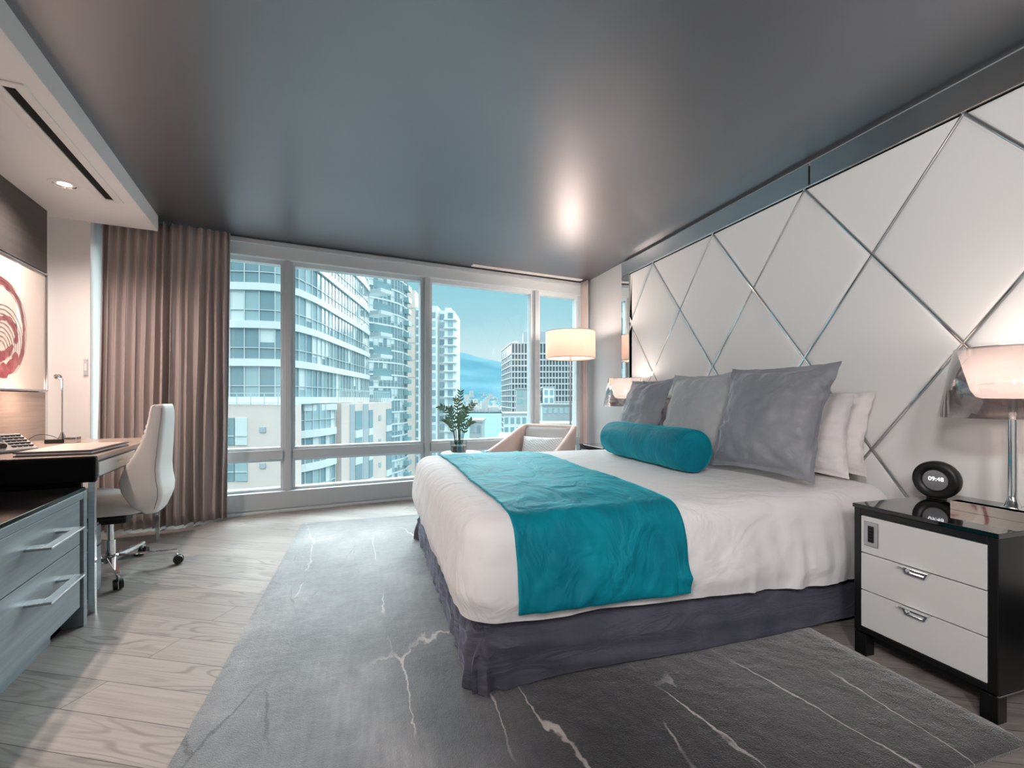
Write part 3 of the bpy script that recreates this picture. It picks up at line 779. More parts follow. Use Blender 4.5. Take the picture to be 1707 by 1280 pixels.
def table_lamp(loc, label):
    t = thing('table_lamp', label, 'lamp', loc)
    MB().lathe([(.001, .0), (.088, .0), (.09, .004), (.086, .010), (.04, .020), (.026, .032), (.017, .055), (.0125, .075), (.001, .078)], n=56, caps=False).build('base', M['chrome'], t, smooth=50)
    MB().cyl((0, 0, .07), (0, 0, .50), .0145, n=28).build('stem', M['chrome'], t, smooth=True)
    MB().lathe([(.011, 0), (.011, .012), (.009, .014), (.001, .014)], Matrix.Translation((-.058, .03, .012)), 20).build('knob', M['chrome'], t, smooth=True)
    MB().lathe([(.222, .385), (.172, .668)], n=72, caps=False).build('outer_shade', M['clear_shade'], t, smooth=True, solid=.003)
    d = MB().lathe([(.02, .462), (.085, .463), (.105, .47), (.122, .50), (.142, .58), (.160, .655), (.163, .662)], n=64, caps=False).build('diffuser', M['shade_glow'], t, smooth=60)
    MB().lathe([(.020, .46), (.020, .50), (.015, .51), (.001, .51)], n=24).build('lamp_holder', M['chrome'], t, smooth=True)
    l = bpy.data.lights.new('bedside_bulb', 'POINT'); l.energy = 1.5; l.color = (1, .85, .77); l.shadow_soft_size = .04
    o = bpy.data.objects.new('bedside_bulb', l); COL.objects.link(o); o.parent = t; o.location = (0, 0, .62)
    return t
table_lamp((2.46, 1.150, .657), 'chrome table lamp with clear outer shade at the frame edge of the near nightstand')
table_lamp((2.46, 4.056, .657), 'chrome lamp with clear shade glowing behind the far grey pillow')

# clock
ck = thing('alarm_clock', 'round black digital alarm clock standing on the glossy nightstand top', 'clock', (2.49, 1.425, .6575))
tilt = Matrix.Translation((0, 0, .087)) @ Matrix.Rotation(R(8), 4, 'Z') @ Matrix.Rotation(R(-94), 4, 'Y')   # local z -> toward -X
MB().lathe([(.074, -.035), (.084, -.024), (.087, -.005), (.087, .012), (.083, .022), (.072, .026), (.052, .022), (.048, .016), (.046, .012)], tilt, 64).build('clock_body', M['black_plastic'], ck, smooth=50)
scr = MB().lathe([(.0465, .0125), (.0465, .0145), (.0455, .015)], tilt, 56).build('screen', M['screen'], ck, smooth=30)
MB().box(-.02, .02, -.03, .03, 0, .006).build('foot', M['black_plastic'], ck, bevel=.002)
def text_obj(body, size, off, parent, m, base):
    cu = bpy.data.curves.new('text', 'FONT'); cu.body = body; cu.size = size; cu.align_x = 'CENTER'; cu.align_y = 'CENTER'; cu.extrude = .0003
    tmp = bpy.data.objects.new('display_text_curve', cu); COL.objects.link(tmp); cu.materials.append(m)
    bpy.context.view_layer.update()
    me = bpy.data.meshes.new_from_object(tmp.evaluated_get(bpy.context.evaluated_depsgraph_get()))
    bpy.data.objects.remove(tmp)
    o = bpy.data.objects.new('display_digits', me); link(o, parent)
    # text plane x right, y up, z out: right = -Y world, up = Z, out = -X
    Mt = Matrix(((0, 0, -1, 0), (-1, 0, 0, 0), (0, 1, 0, 0), (0, 0, 0, 1)))
    o.matrix_local = Matrix.Translation((0, 0, .087)) @ Matrix.Rotation(R(8), 4, 'Z') @ Matrix.Rotation(R(-4), 4, 'Y') @ Matrix.Translation((-.0156, -off[0], off[1])) @ Mt
    return o
text_obj('09:48', .026, (.004, .006), scr, M['digit'], None)

# mirrored tray in front of the lamp
tr = thing('mirror_tray', 'slim mirror sided tray standing at the front of the near nightstand', 'tray', (2.342, 1.03, .6575))
MB().box(-.024, .024, -.245, .245, 0, .003).build('tray_base', M['black'], tr)
for x0, x1, y0, y1 in ((-.026, -.022, -.247, .247), (.022, .026, -.247, .247), (-.022, .022, .243, .247), (-.022, .022, -.247, -.243)):
    MB().box(x0, x1, y0, y1, .0, .036).build('mirror_side', M['mirror'], tr)

# ------------------------------------------------------------------ rug
mb = MB()
RXa, RXb, RYa, RYb = -.585, 2.03, .905, 4.42
nx, ny = 70, 90
def rugz(i, j, n1, n2): 
    return .0
rows = []
for j in range(ny + 1):
    rows.append([((RXa + RXb) / 2 * 0 + RXa + (RXb - RXa) * i / nx + (.004 * fbm(j * .4, 1, 1) if i in (0, nx) else 0), RYa + (RYb - RYa) * j / ny + (.004 * fbm(i * .4, 5, 1) if j in (0, ny) else 0),
                  .0165 + .0012 * fbm(i * .9, j * .9, 3) if 0 < i < nx and 0 < j < ny else .010) for i in range(nx + 1)])
mb.sheet(rows)
rim = [rows[0][i] for i in range(nx)] + [rows[j][nx] for j in range(ny)] + [rows[ny][i] for i in range(nx, 0, -1)] + [rows[j][0] for j in range(ny, 0, -1)]
mb.sheet([rim, [(p[0], p[1], .0005) for p in rim]], cu=True)
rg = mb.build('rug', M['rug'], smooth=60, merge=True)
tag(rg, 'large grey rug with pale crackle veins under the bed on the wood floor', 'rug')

# ------------------------------------------------------------------ curtains
def curtain(name, label, pts_top, pts_bot, folds, amp_t, amp_b, seed, n=420):
    Pt = catmull(pts_top, 30); Pb = catmull(pts_bot, 30)
    def at(P, s):
        f = s * (len(P) - 1); i = min(int(f), len(P) - 2); return P[i].lerp(P[i + 1], f - i)
    rows = []
    for k in range(29):
        h = k / 28; row = []
        for i in range(n + 1):
            s = i / n
            p = at(Pt, s).lerp(at(Pb, s), smooth01(h) * .55 + h * .45)
            dvec = (at(Pt, min(1, s + .01)) - at(Pt, max(0, s - .01))).normalized(); nrm = Vector((dvec.y, -dvec.x, 0))
            ph = 2 * math.pi * folds * (s + .016 * fbm(s * 7, seed, h * 1.1) + .02 * fbm(s * 3, seed + 4, 0))
            wv = math.sin(ph) + .32 * math.sin(2 * ph + 1)
            am = (amp_t + (amp_b - amp_t) * smooth01(h * 1.2)) * (.75 + .7 * fbm(s * 9, seed + 2, h * .7))
            p2 = p + nrm * wv * am + dvec * math.cos(ph) * am * .35
            row.append((p2.x, p2.y, 2.655 - h * (2.655 - .022)))
        rows.append(row)
    mb = MB(); mb.sheet(rows)
    o = mb.build(name, M['curtain'], smooth=80, solid=.004, offset=0)
    return tag(o, label, 'curtain')
curtain('curtain', 'taupe pleated full length curtain gathered behind the desk chair', [W(-1.385, 4.90), W(-1.1, 4.91), W(-.8, 4.92), W(-.49, 4.945)], [W(-1.40, 4.84), W(-1.1, 4.80), W(-.82, 4.80), W(-.51, 4.91)], 15, .030, .048, 3)
curtain('curtain', 'narrow strip of taupe curtain in the corner beside the grey wall', [W(3.475, 4.99), W(3.485, 4.93), W(3.492, 4.85)], [W(3.46, 4.99), W(3.475, 4.93), W(3.485, 4.83)], 2.5, .018, .022, 9, 90)

# ------------------------------------------------------------------ left wall: art, upper cabinet, desk, dresser
uc = thing('upper_cabinet', 'dark wood cabinet fronts high on the left wall above the artwork', 'cabinet', W(-1.68, 3.3, 2.065), WROT)
MB().box(.003, .028, -1.6, 1.345, 0, .472).build('cabinet_carcass', M['black_satin'], uc)
for y0, y1 in ((-1.6, -.46), (-.457, .683), (.686, 1.345)):
    MB().box(.029, .045, y0, y1 - .0, .0, .474).build('door', M['dark_wood'], uc, bevel=.001)
art = thing('artwork', 'pale glass art panel with swirling red rings above the desk', 'artwork', W(-1.68, 3.3, 1.185), WROT)
MB().box(.002, .040, -1.2, 1.33, 0, .86).build('panel', M['art_white'], art, bevel=.002)
fr = MB()
fr.box(.002, .050, 1.33, 1.345, -.012, .872); fr.box(.002, .050, -1.2, 1.33, -.012, 0); fr.box(.002, .050, -1.2, 1.33, .86, .872)
fr.build('art_frame', M['steel'], art, bevel=.002)
def ribbon(mb, cy, cz, ry, rz, a0, a1, w0, w1, x, n=60, wob=0, seed=0, mi=0):
    rows = []
    for i in range(n + 1):
        t = i / n; a = R(a0 + (a1 - a0) * t); w = (w0 + (w1 - w0) * t) * (.35 + .65 * math.sin(math.pi * min(1, t * 1.0)) ** .5) * (1 + .5 * fbm(t * 9, seed, 1))
        k = 1 + wob * fbm(t * 4, seed, 0)
        rows.append([(x, cy + (ry * k + s * w) * math.cos(a), cz + (rz * k + s * w) * math.sin(a)) for s in (-.5, .5)])
    mb.sheet(rows, mi=mi)
sw = MB()
CY, CZ = .73, .385
ribbon(sw, CY, CZ, .30, .30, 20, 150, .035, .05, .0412, seed=1)
ribbon(sw, CY, CZ, .30, .30, 20, 150, .03, .03, .0412, seed=4, wob=.1)
ribbon(sw, CY, CZ, .29, .30, -70, 40, .06, .012, .0412, seed=2, wob=.05)
ribbon(sw, CY - .02, CZ - .01, .25, .27, -150, -30, .07, .10, .0413, seed=3, wob=.06)
ribbon(sw, CY - .02, CZ + .02, .20, .20, -160, -35, .05, .07, .0414, seed=6, wob=.06)
ribbon(sw, CY + .06, CZ - .03, .13, .10, -30, 130, .06, .03, .0414, seed=7, wob=.05)
ribbon(sw, CY, CZ, .30, .30, 150, 300, .05, .04, .0412, seed=5, wob=.1)
sw.build('painted_rings', M['art_red'], art)
sg = MB()
for k in range(9):
    ribbon(sg, CY + .03 - k * .004, CZ - .07 - .01 * k, .24 - k * .022, .22 - k * .019, -10 - k * 4, 200, .006, .004, .0416, seed=20 + k, wob=.03)
for k in range(4):
    ribbon(sg, CY, CZ, .325 - k * .016, .325 - k * .018, -60 + 12 * k, 170 - 20 * k, .005, .003, .0416, seed=40 + k, wob=.02)
sg.build('drawn_lines', M['art_grey'], art)

# desk (local frame: x = v, y = u)
dk = thing('desk', 'writing desk with black lacquered end panel and white drawer along the left wall', 'desk', W(-1.27, 3.78, 0), WROT)
ov, ou = -1.27, 3.78
def D(mb_v0, v1, u0, u1, z0, z1): return MB().box(mb_v0 - ov, v1 - ov, u0 - ou, u1 - ou, z0, z1)
D(-1.635, -.905, 3.125, 4.46, .792, .816).build('desktop', M['taupe_wood'], dk, bevel=.002)
D(-1.64, -.900, 3.085, 3.124, .684, .818).build('end_panel', M['lacquer'], dk, bevel=.008, seg=3)
D(-1.63, -.925, 3.125, 4.45, .690, .791).build('apron', M['grey_wood'], dk, bevel=.002)
dr_ = D(-.9245, -.908, 3.165, 3.80, .705, .778).build('drawer', M['drawer_white'], dk, bevel=.002)
D(-.907, -.895, 3.44, 3.53, .742, .752).build('handle', M['chrome'], dr_, bevel=.002)
D(-.9245, -.908, 3.83, 4.43, .705, .778).build('drawer', M['drawer_white'], dk, bevel=.002)
for (v, u) in ((-.932, 3.092), (-.932, 4.425), (-1.62, 4.425), (-1.62, 3.092)):
    D(v, v + .028, u, u + .028, 0, .683).build('leg', M['chrome'], dk, bevel=.002)
D(-1.60, -.96, 3.094, 3.118, .03, .683).build('side_panel', M['lacquer'], dk)
pd_ = D(-1.58, -.955, 3.135, 3.33, .05, .425).build('pedestal', M['grey_wood'], dk, bevel=.003)
D(-.9545, -.945, 3.14, 3.325, .06, .30).build('pedestal_drawer', M['grey_wood_h'], pd_, bevel=.002)
D(-.9545, -.945, 3.14, 3.325, .31, .415).build('pedestal_drawer', M['grey_wood_h'], pd_, bevel=.002)

# desk lamp
dl = thing('desk_lamp', 'slim chrome desk lamp with tiny head standing at the back of the desk', 'lamp', W(-1.385, 4.15, .8165), WROT)
MB().box(-.075, .02, -.05, .05, 0, .028).build('base', M['black'], dl, bevel=.004)
MB().box(.022, .085, -.045, .045, 0, .040).build('power_block', M['chrome'], dl, bevel=.003)
MB().cyl((0, 0, .028), (0, 0, .075), .022, .006, 20).build('collar', M['chrome'], dl, smooth=True)
MB().cyl((0, 0, .07), (.0, 0, .44), .0048, n=14).build('stem', M['chrome'], dl, smooth=True)
hd = MB().lathe([(.001, -.03), (.012, -.028), (.018, -.012), (.018, .012), (.012, .026), (.001, .028)], Matrix.Translation((-.022, 0, .452)) @ Matrix.Rotation(R(90), 4, 'X'), 24, caps=False).build('head', M['chrome'], dl, smooth=True)
MB().cyl((0, 0, .435), (-.018, 0, .452), .005, n=10).build('joint', M['chrome'], dl, smooth=True)
MB().tube(catmull([(-.02, .0, .03), (-.06, -.02, .055), (-.11, -.05, .06), (-.16, -.07, .02), (-.20, -.10, .004)], 8), .002, 8).build('cable', M['black_plastic'], dl, smooth=True)
o = spot('desk_lamp_bulb', W(-1.41, 4.15, 1.24), W(-1.50, 4.15, .8), 2.8, 165, .8, (1, .76, .62), .02)
o2 = bpy.data.lights.new('desk_lamp_glow', 'POINT'); o2.energy = 1.7; o2.color = (1, .74, .60); o2.shadow_soft_size = .03
oo = bpy.data.objects.new('desk_lamp_glow', o2); COL.objects.link(oo); oo.location = W(-1.42, 4.11, 1.22)

# folder + book on the desk
fo = thing('desk_blotter', 'flat navy edged leather blotter lying at the front of the desk', 'blotter', W(-1.09, 3.48, .8165), WROT - 3)
MB().box(-.165, .155, -.26, .26, 0, .006).build('back_cover', M['navy'], fo, bevel=.002)
MB().box(-.158, .148, -.252, .252, .0065, .016).build('pages', M['paper'], fo, bevel=.001)
MB().box(-.165, .155, -.26, .26, .0165, .024).build('front_cover', M['navy'], fo, bevel=.002)
MB().box(-.15, .14, -.245, .245, .0242, .0256).build('inlay', M['beige_leather'], fo)

# phone
ph = thing('desk_phone', 'grey desk telephone with keypad and handset on the desk edge', 'telephone', W(-1.43, 3.58, .8165), -122)
b0 = [(-.10, .0), (.10, .0), (.10, .018), (-.06, .098), (-.10, .098)]
MB().prism(b0, lambda p: (-.09, p[0], p[1]), lambda p: (.09, p[0], p[1])).build('phone_body', M['phone'], ph, bevel=.006, seg=3)
MB().box(-.10, .10, -.115, .11, -.0, .010).build('base_plate', M['phone_dark'], ph, bevel=.003)
sl = math.atan2(.08, -.16)
for r in range(5):
    for c_ in range(4):
        yy = .07 - r * .027; zz = .018 + (.10 - yy) * .5
        MB().box(-.078 + c_ * .025, -.059 + c_ * .025, yy - .009, yy + .009, zz - .003, zz + .006).build('key', M['phone_dark'], ph, bevel=.002)
hs = [(.062, y, .018 + (.10 - y) * .5 + .012 + (.022 if abs(y) < .05 else 0.0)) for y in (.085, .06, .03, 0, -.03, -.055)]
MB().tube(catmull(hs, 5), .020, 12).build('handset', M['phone_dark'], ph, smooth=True)

# dresser
ds = thing('dresser', 'grey oak dresser with deep drawers and glossy black top at the left edge', 'dresser', W(-1.26, 2.1, 0), WROT)
sv, su = -1.26, 2.1
def E(v0, v1, u0, u1, z0, z1): return MB().box(v0 - sv, v1 - sv, u0 - su, u1 - su, z0, z1)
E(-1.63, -.905, 1.20, 2.972, .664, .680).build('top', M['lacquer'], ds, bevel=.002)
E(-1.63, -.93, 1.22, 2.93, .10, .663).build('carcass', M['grey_wood'], ds)
E(-1.63, -.900, 2.935, 2.976, 0, .663).build('end_post', M['grey_wood'], ds, bevel=.002)
E(-.929, -.900, 1.22, 2.934, .628, .663).build('top_rail', M['grey_wood_h'], ds, bevel=.002)
E(-1.60, -.975, 1.22, 2.80, 0, .099).build('plinth', M['grey_wood'], ds)
E(-1.60, -.985, 2.802, 2.934, 0, .099).build('gap_shade', M['lacquer'], ds)  # black box standing in for the shade in the gap beside the plinth
for (u0, u1) in ((2.085, 2.915), (1.24, 2.08)):
    for (z0, z1) in ((.412, .622), (.105, .408)):
        d = E(-.929, -.908, u0, u1, z0, z1).build('drawer', M['grey_wood_h'], ds, bevel=.002)
        uc_ = (u0 + u1) / 2 + .05; hz = z1 - .092
        h = MB()
        for a0, a1, b0, b1 in ((-.909, -.860, -.165, -.105), (-.909, -.860, .105, .165), (-.8605, -.826, -.165, .165)):
            h.box(a0 - sv, a1 - sv, uc_ + b0 - su, uc_ + b1 - su, hz, hz + .010)
        h.build('handle', M['steel'], d, bevel=.002)
pp = MB().box(-.09, .05, -.05, .05, 0, .008).build('folded_card', M['paper'], loc=W(-1.02, 2.33, .6805), rz=WROT + 20, bevel=.002)
tag(pp, 'small pale folded card lying on the glossy black dresser top', 'card')

# ------------------------------------------------------------------ desk chair (x = v, y = u; faces -v)
ch = thing('desk_chair', 'white leather swivel chair with tall tapering back tucked up to the desk', 'chair', W(-1.02, 3.75, 0), WROT)
tab = [  # z, wing depth, width, rear offset
 (.400, .05, .34, .250), (.441, .11, .42, .265), (.4975, .16, .455, .283), (.554, .19, .465, .285), (.61, .19, .465, .275), (.685, .165, .455, .270),
 (.76, .13, .44, .275), (.835, .10, .42, .280), (.91, .085, .40, .285), (.985, .075, .37, .290), (1.04, .07, .345, .290), (1.072, .06, .325, .285), (1.083, .035, .30, .278)]
def cross(z):
    dp, w, ro = lerp_table(tab, z); th = .05
    out = []; hwid = w / 2; r = min(.07, dp * .7 + .012)
    # outer near tip -> rear corners -> far tip
    P = [(ro - dp - .006, -hwid + .008), (ro - dp + .006, -hwid), (ro - dp + (dp - r) * .4, -hwid - .002)]
    for k in range(7):
        a = R(-90 + 90 * k / 6); P.append((ro - r + r * math.cos(a), -hwid + r + r * math.sin(a)))
    for k in range(1, 6): P.append((ro + .006 * math.sin(math.pi * k / 6), -hwid + r + (w - 2 * r) * k / 6))
    for k in range(7):
        a = R(90 * k / 6); P.append((ro - r + r * math.cos(a), hwid - r + r * math.sin(a)))
    P.append((ro - dp + (dp - r) * .4, hwid + .002)); P.append((ro - dp + .006, hwid)); P.append((ro - dp - .006, hwid - .008))
    # inner
    t2 = min(th, dp * .9)
    P.append((ro - dp - .010, hwid - .022))
    P.append((ro - dp, hwid - t2 * .9))
    for k in range(5):
        f = k / 4; yy = (hwid - t2) * (1 - 2 * f); P.append((ro - t2 - .018 * math.sin(math.pi * f) * 0 - .02 * (abs(1 - 2 * f) ** 2) * (dp > .06), yy))
    P.append((ro - dp, -hwid + t2 * .9)); P.append((ro - dp - .010, -hwid + .022))
    return P
mb = MB(); loops = []
for k in range(46):
    z = .400 + (1.083 - .400) * k / 45
    P = cross(z)
    ru = .004 * math.sin(z * 190) * smooth01((z - .66) / .08) * smooth01((1.04 - z) / .05)
    loops.append([(x + .03 + (ru if i in (0, 1, 24, 25, 26, 33, 34) else 0), y - .035, z) for i, (x, y) in enumerate(P)])
mb.loft(loops, True)
bk = mb.build('backrest', M['white_leather'], ch, smooth=85)
for sgn in (-1, 1):
    line = []
    for k in range(30):
        z = .43 + (1.06 - .43) * k / 29; dp, w, ro = lerp_table(tab, z); r = min(.07, dp * .7 + .012)
        line.append((ro + .03 - r * .30 + .0008, -.035 + sgn * (w / 2 - r * .30 + .0008), z))
    MB().tube(line, .0022, 6).build('seam', M['seam'], bk, smooth=True)
mb = MB(); loops = []
for (z, e) in ((.405, .03), (.412, .010), (.43, 0), (.465, .0), (.485, .008), (.497, .03), (.502, .07)):
    lp = rrect(-.29 + e, .225 - e * .6, -.235 + e, .235 - e, .09, 6, (4, 4))
    loops.append([(x, y, z + (.028 * smooth01((.08 - x) / .25) - .035 * smooth01((x - .02) / .2)) * smooth01((z - .40) / .09)) for x, y in lp])
mb.loft(loops, True); mb.build('seat', M['white_leather'], ch, smooth=60)
MB().box(-.22, .12, -.15, .15, .372, .404).build('seat_pan', M['black_plastic'], ch, bevel=.012, seg=3)
MB().box(-.10, .10, -.07, .07, .325, .372).build('tilt_mechanism', M['black_plastic'], ch, bevel=.012)
MB().bar((.08, 0, .385), (.245, 0, .388), .16, .014).build('back_bracket', M['black_plastic'], ch, bevel=.004)
MB().cyl((0, 0, .20), (0, 0, .33), .018, n=20).build('gas_lift', M['chrome'], ch, smooth=True)
MB().cyl((0, 0, .10), (0, 0, .215), .028, .026, n=24).build('column', M['chrome'], ch, smooth=True)
MB().cyl((0, 0, .075), (0, 0, .125), .046, .040, n=28).build('hub', M['chrome'], ch, smooth=40, bevel=.004)
for k in range(5):
    a = R(89.4 + 180 + 0) * 0 + R(-(159.2 - 90)) + R(72 * k)   # angle in the x(v)-y(u) plane
    dx, dy = math.cos(a), math.sin(a)
    lg = MB().bar((dx * .03, dy * .03, .098), (dx * .350, dy * .350, .088), .046, .036, w1=.026, h1=.020).build('star_leg', M['chrome'], ch, bevel=.004)
    MB().cyl((dx * .342, dy * .342, .055), (dx * .342, dy * .342, .092), .008, n=12).build('caster_stem', M['chrome'], lg, smooth=True)
    px, py = -dy, dx
    wh = MB()
    for s_ in (-1, 1):
        c0 = Vector((dx * .355 + px * .004 * s_, dy * .355 + py * .004 * s_, .0315)); c1 = c0 + Vector((px, py, 0)) * .020 * s_
        wh.cyl(c0, c1, .031, .027, 28)
    wh.build('caster_wheel', M['black_plastic'], lg, smooth=40, bevel=.002)
    MB().bar((dx * .328, dy * .328, .05), (dx * .372, dy * .372, .058), .007, .022).build('caster_fork', M['chrome'], lg, bevel=.002)

# ------------------------------------------------------------------ window corner: armchair, lamp, table, plant
ac = thing('armchair', 'pale pink armchair with sloping arms in front of the window', 'armchair', (1.58, 4.29, .0185), -137.2)
# shell: U path in plan (x forward), sloping top
U = [(.36, .345, .590), (.20, .335, .640), (.02, .322, .705), (-.16, .308, .775), (-.27, .295, .815), (-.315, .262, .826), (-.325, .15, .826), (-.327, 0, .826)]
U = U + [(x, -y, z) for x, y, z in reversed(U[:-1])]
Pc = catmull([Vector(p) for p in U], 6)
rows = []
for i, p in enumerate(Pc):
    d = (Pc[min(i + 1, len(Pc) - 1)] - Pc[max(i - 1, 0)]); d.z = 0; d.normalize(); n = Vector((-d.y, d.x, 0))   # n points outward/inward
    th = .030; zb = .30
    row = []
    for (o_, z) in ((-th, zb), (-th, zb + (p.z - zb) * .5), (-th, p.z - .02), (-th * .6, p.z - .004), (0, p.z), (th * .6, p.z - .004), (th, p.z - .02), (th, zb + (p.z - zb) * .5), (th, zb)):
        q = p + n * o_; hgt = (z - zb) / max(.01, p.z - zb)
        lean = -.05 * (1 - hgt) * 0
        row.append((q.x + (.06 * (1 - hgt) if p.x < -.2 else .0) , q.y * (1 - .05 * (1 - hgt)), z))
    rows.append(row)
mb = MB(); mb.loft(rows, True); mb.build('shell', M['pink_fabric'], ac, smooth=50)
mb = MB(); loops = []
for (z, e) in ((.30, .02), (.31, .005), (.34, 0), (.41, 0), (.43, .008), (.44, .04)):
    lp = rrect(-.265 + e, .36 - e, -.285 + e, .285 - e, .06, 5, (3, 3)); loops.append([(x, y, z) for x, y in lp])
mb.loft(loops, True); mb.build('seat_cushion', M['shell_inner'], ac, smooth=60)
mb = MB(); loops = []
for (z, e) in ((.445, .01), (.46, 0), (.60, 0), (.76, 0), (.79, .008), (.80, .025)):
    lp = rrect(-.285 + e - (z - .44) * .02, -.19 - e - (z - .44) * .16, -.255 + e, .255 - e, .025, 5, (3, 3)); loops.append([(x, y, z) for x, y in lp])
mb.loft(loops, True); mb.build('back_cushion', M['shell_inner'], ac, smooth=60)
MB().box(-.26, .33, -.27, .27, .255, .299).build('seat_frame', M['pink_fabric'], ac, bevel=.01)
for x, y in ((-.22, -.23), (-.22, .23), (.29, -.24), (.29, .24)):
    MB().cyl((x * 1.08, y * 1.05, 0), (x, y, .256), .012, .022, 16).build('leg', M['taupe_wood'], ac, smooth=True)
mb = pillow_mesh(.46, .28, .12, 33, 0, n=28, wr=.006)
cu = mb.build('throw_cushion', M['cushion'], smooth=70, merge=True)
cu.rotation_euler = (R(-24), 0, R(-137.2 + 90)); q = Matrix.Rotation(R(-137.2), 4, 'Z') @ Vector((-.052, .0, .448)); cu.location = (1.58 + q.x, 4.29 + q.y, q.z + .0185)
tag(cu, 'white cushion with grey chevron weave leaning in the pink armchair', 'cushion')

fl = thing('floor_lamp', 'floor lamp with lit cream drum shade behind the pink armchair', 'lamp', (2.217, 4.86, 0))
MB().lathe([(.001, 0), (.15, 0), (.152, .006), (.148, .018), (.02, .024), (.001, .026)], n=48, caps=False).build('base', M['steel'], fl, smooth=40)
MB().cyl((0, 0, .022), (0, 0, 1.66), .0125, n=20).build('pole', M['steel'], fl, smooth=True)
MB().lathe([(.283, 1.582), (.287, 1.60), (.287, 1.875), (.283, 1.893)], n=72, caps=False).build('drum_shade', M['drum_glow'], fl, smooth=True, solid=.003)
MB().lathe([(.284, 1.58), (.289, 1.58), (.289, 1.588), (.284, 1.588)], n=72, caps=False).build('shade_ring', M['fixture_white'], fl)
MB().lathe([(.284, 1.887), (.289, 1.887), (.289, 1.895), (.284, 1.895)], n=72, caps=False).build('shade_ring', M['fixture_white'], fl)
for sx in (-1, 1):
    MB().bar((0, 0, 1.69), (sx * .16, -.05 * sx, 1.69), .012, .012).build('bulb_arm', M['steel'], fl)
    l = bpy.data.lights.new('floor_lamp_bulb', 'POINT'); l.energy = .5; l.color = WARM; l.shadow_soft_size = .04
    o = bpy.data.objects.new('floor_lamp_bulb', l); COL.objects.link(o); o.parent = fl; o.location = (sx * .17, -.07 * sx, 1.74)

l = bpy.data.lights.new('floor_lamp_up', 'POINT'); l.energy = 11; l.color = WARM; l.shadow_soft_size = .06
o = bpy.data.objects.new('floor_lamp_up', l); COL.objects.link(o); o.parent = fl; o.location = (0, 0, 1.885)

stb = thing('side_table', 'small round pale side table under the vase between bed and window', 'table', (.88, 4.575, 0))
MB().lathe([(.001, .552), (.205, .552), (.21, .556), (.21, .566), (.205, .57), (.001, .57)], n=56, caps=False).build('tabletop', M['frame_light'], stb, smooth=40)
MB().cyl((0, 0, .02), (0, 0, .552), .016, n=20).build('post', M['chrome'], stb, smooth=True)
MB().lathe([(.001, 0), (.14, 0), (.14, .01), (.03, .022), (.001, .022)], n=40, caps=False).build('base', M['chrome'], stb, smooth=40)

pl = thing('potted_plant', 'leafy green plant with upright stems in a clear glass vase by the window', 'plant', (.845, 4.55, .5705))
MB().lathe([(.001, 0), (.075, 0), (.080, .004), (.083, .118), (.080, .118), (.077, .008), (.001, .008)], n=48, caps=False).build('vase', M['clear_glass'], pl, smooth=40)
MB().lathe([(.001, .009), (.074, .009), (.0775, .04), (.078, .075), (.06, .082), (.001, .085)], n=36, caps=False).build('pebbles', M['pebble'], pl, smooth=True)
def leaf(mb, base, direc, nrm, L, w):
    d = direc.normalized(); s = d.cross(nrm).normalized(); n = s.cross(d)
    rows = []
    for i in range(7):
        t = i / 6; ww = w * math.sin(math.pi * t ** .75) ** .8 if 0 < t < 1 else .0008
        c = base + d * L * t - n * .10 * L * t * t
        rows.append([c - s * ww + n * ww * .25, c, c + s * ww + n * ww * .25])
    mb.sheet(rows)
cr = Matrix.Rotation(R(-YAW), 3, 'Z')
stems = [((.00, 0), (.02, .0, .50), .010), ((-.02, .01), (-.19, .03, .40), .05), ((.02, .0), (.15, -.03, .38), .04), ((.01, .02), (.06, .06, .34), .03), ((-.01, -.02), (-.08, -.05, .33), .03), ((-.03, .0), (-.13, -.02, .22), .03), ((.03, .01), (.13, .03, .20), .03), ((.01, -.02), (.03, -.07, .26), .02), ((0, 0), (-.03, .05, .42), .02)]
for si, (b_, tip, bend) in enumerate(stems):
    b0 = cr @ Vector((b_[0], b_[1], .05)); t0 = cr @ Vector((tip[0], tip[1], .118 + tip[2]))
    mid = b0.lerp(t0, .55); mid.z += .05; mid.x = b0.x + (t0.x - b0.x) * .35; mid.y = b0.y + (t0.y - b0.y) * .35
    if si == 1: t0.z -= .05
    pts = catmull([b0, mid, t0], 12)
    s = MB().tube(pts, [.0055 - .004 * i / (len(pts) - 1) for i in range(len(pts))], 8).build('stem', M['stem'], pl, smooth=True)
    lm = MB(); n = len(pts)
    tw = R(82 + 28 * math.sin(si * 2.1))
    for i in range(int(n * .36), n, 2):
        d = (pts[min(i + 1, n - 1)] - pts[max(i - 1, 0)]).normalized()
        side = d.cross(Vector((math.cos(tw), math.sin(tw), .1))).normalized()
        for sg_ in (-1, 1):
            leaf(lm, pts[i], d * .8 + side * sg_ + Vector((0, 0, .1)), d.cross(side) + Vector((0, 0, .2)), random.uniform(.042, .058), random.uniform(.0075, .0105))
    leaf(lm, pts[-1], d, side, .055, .011)
    lm.build('leaves', M['leaf'], s, smooth=True)
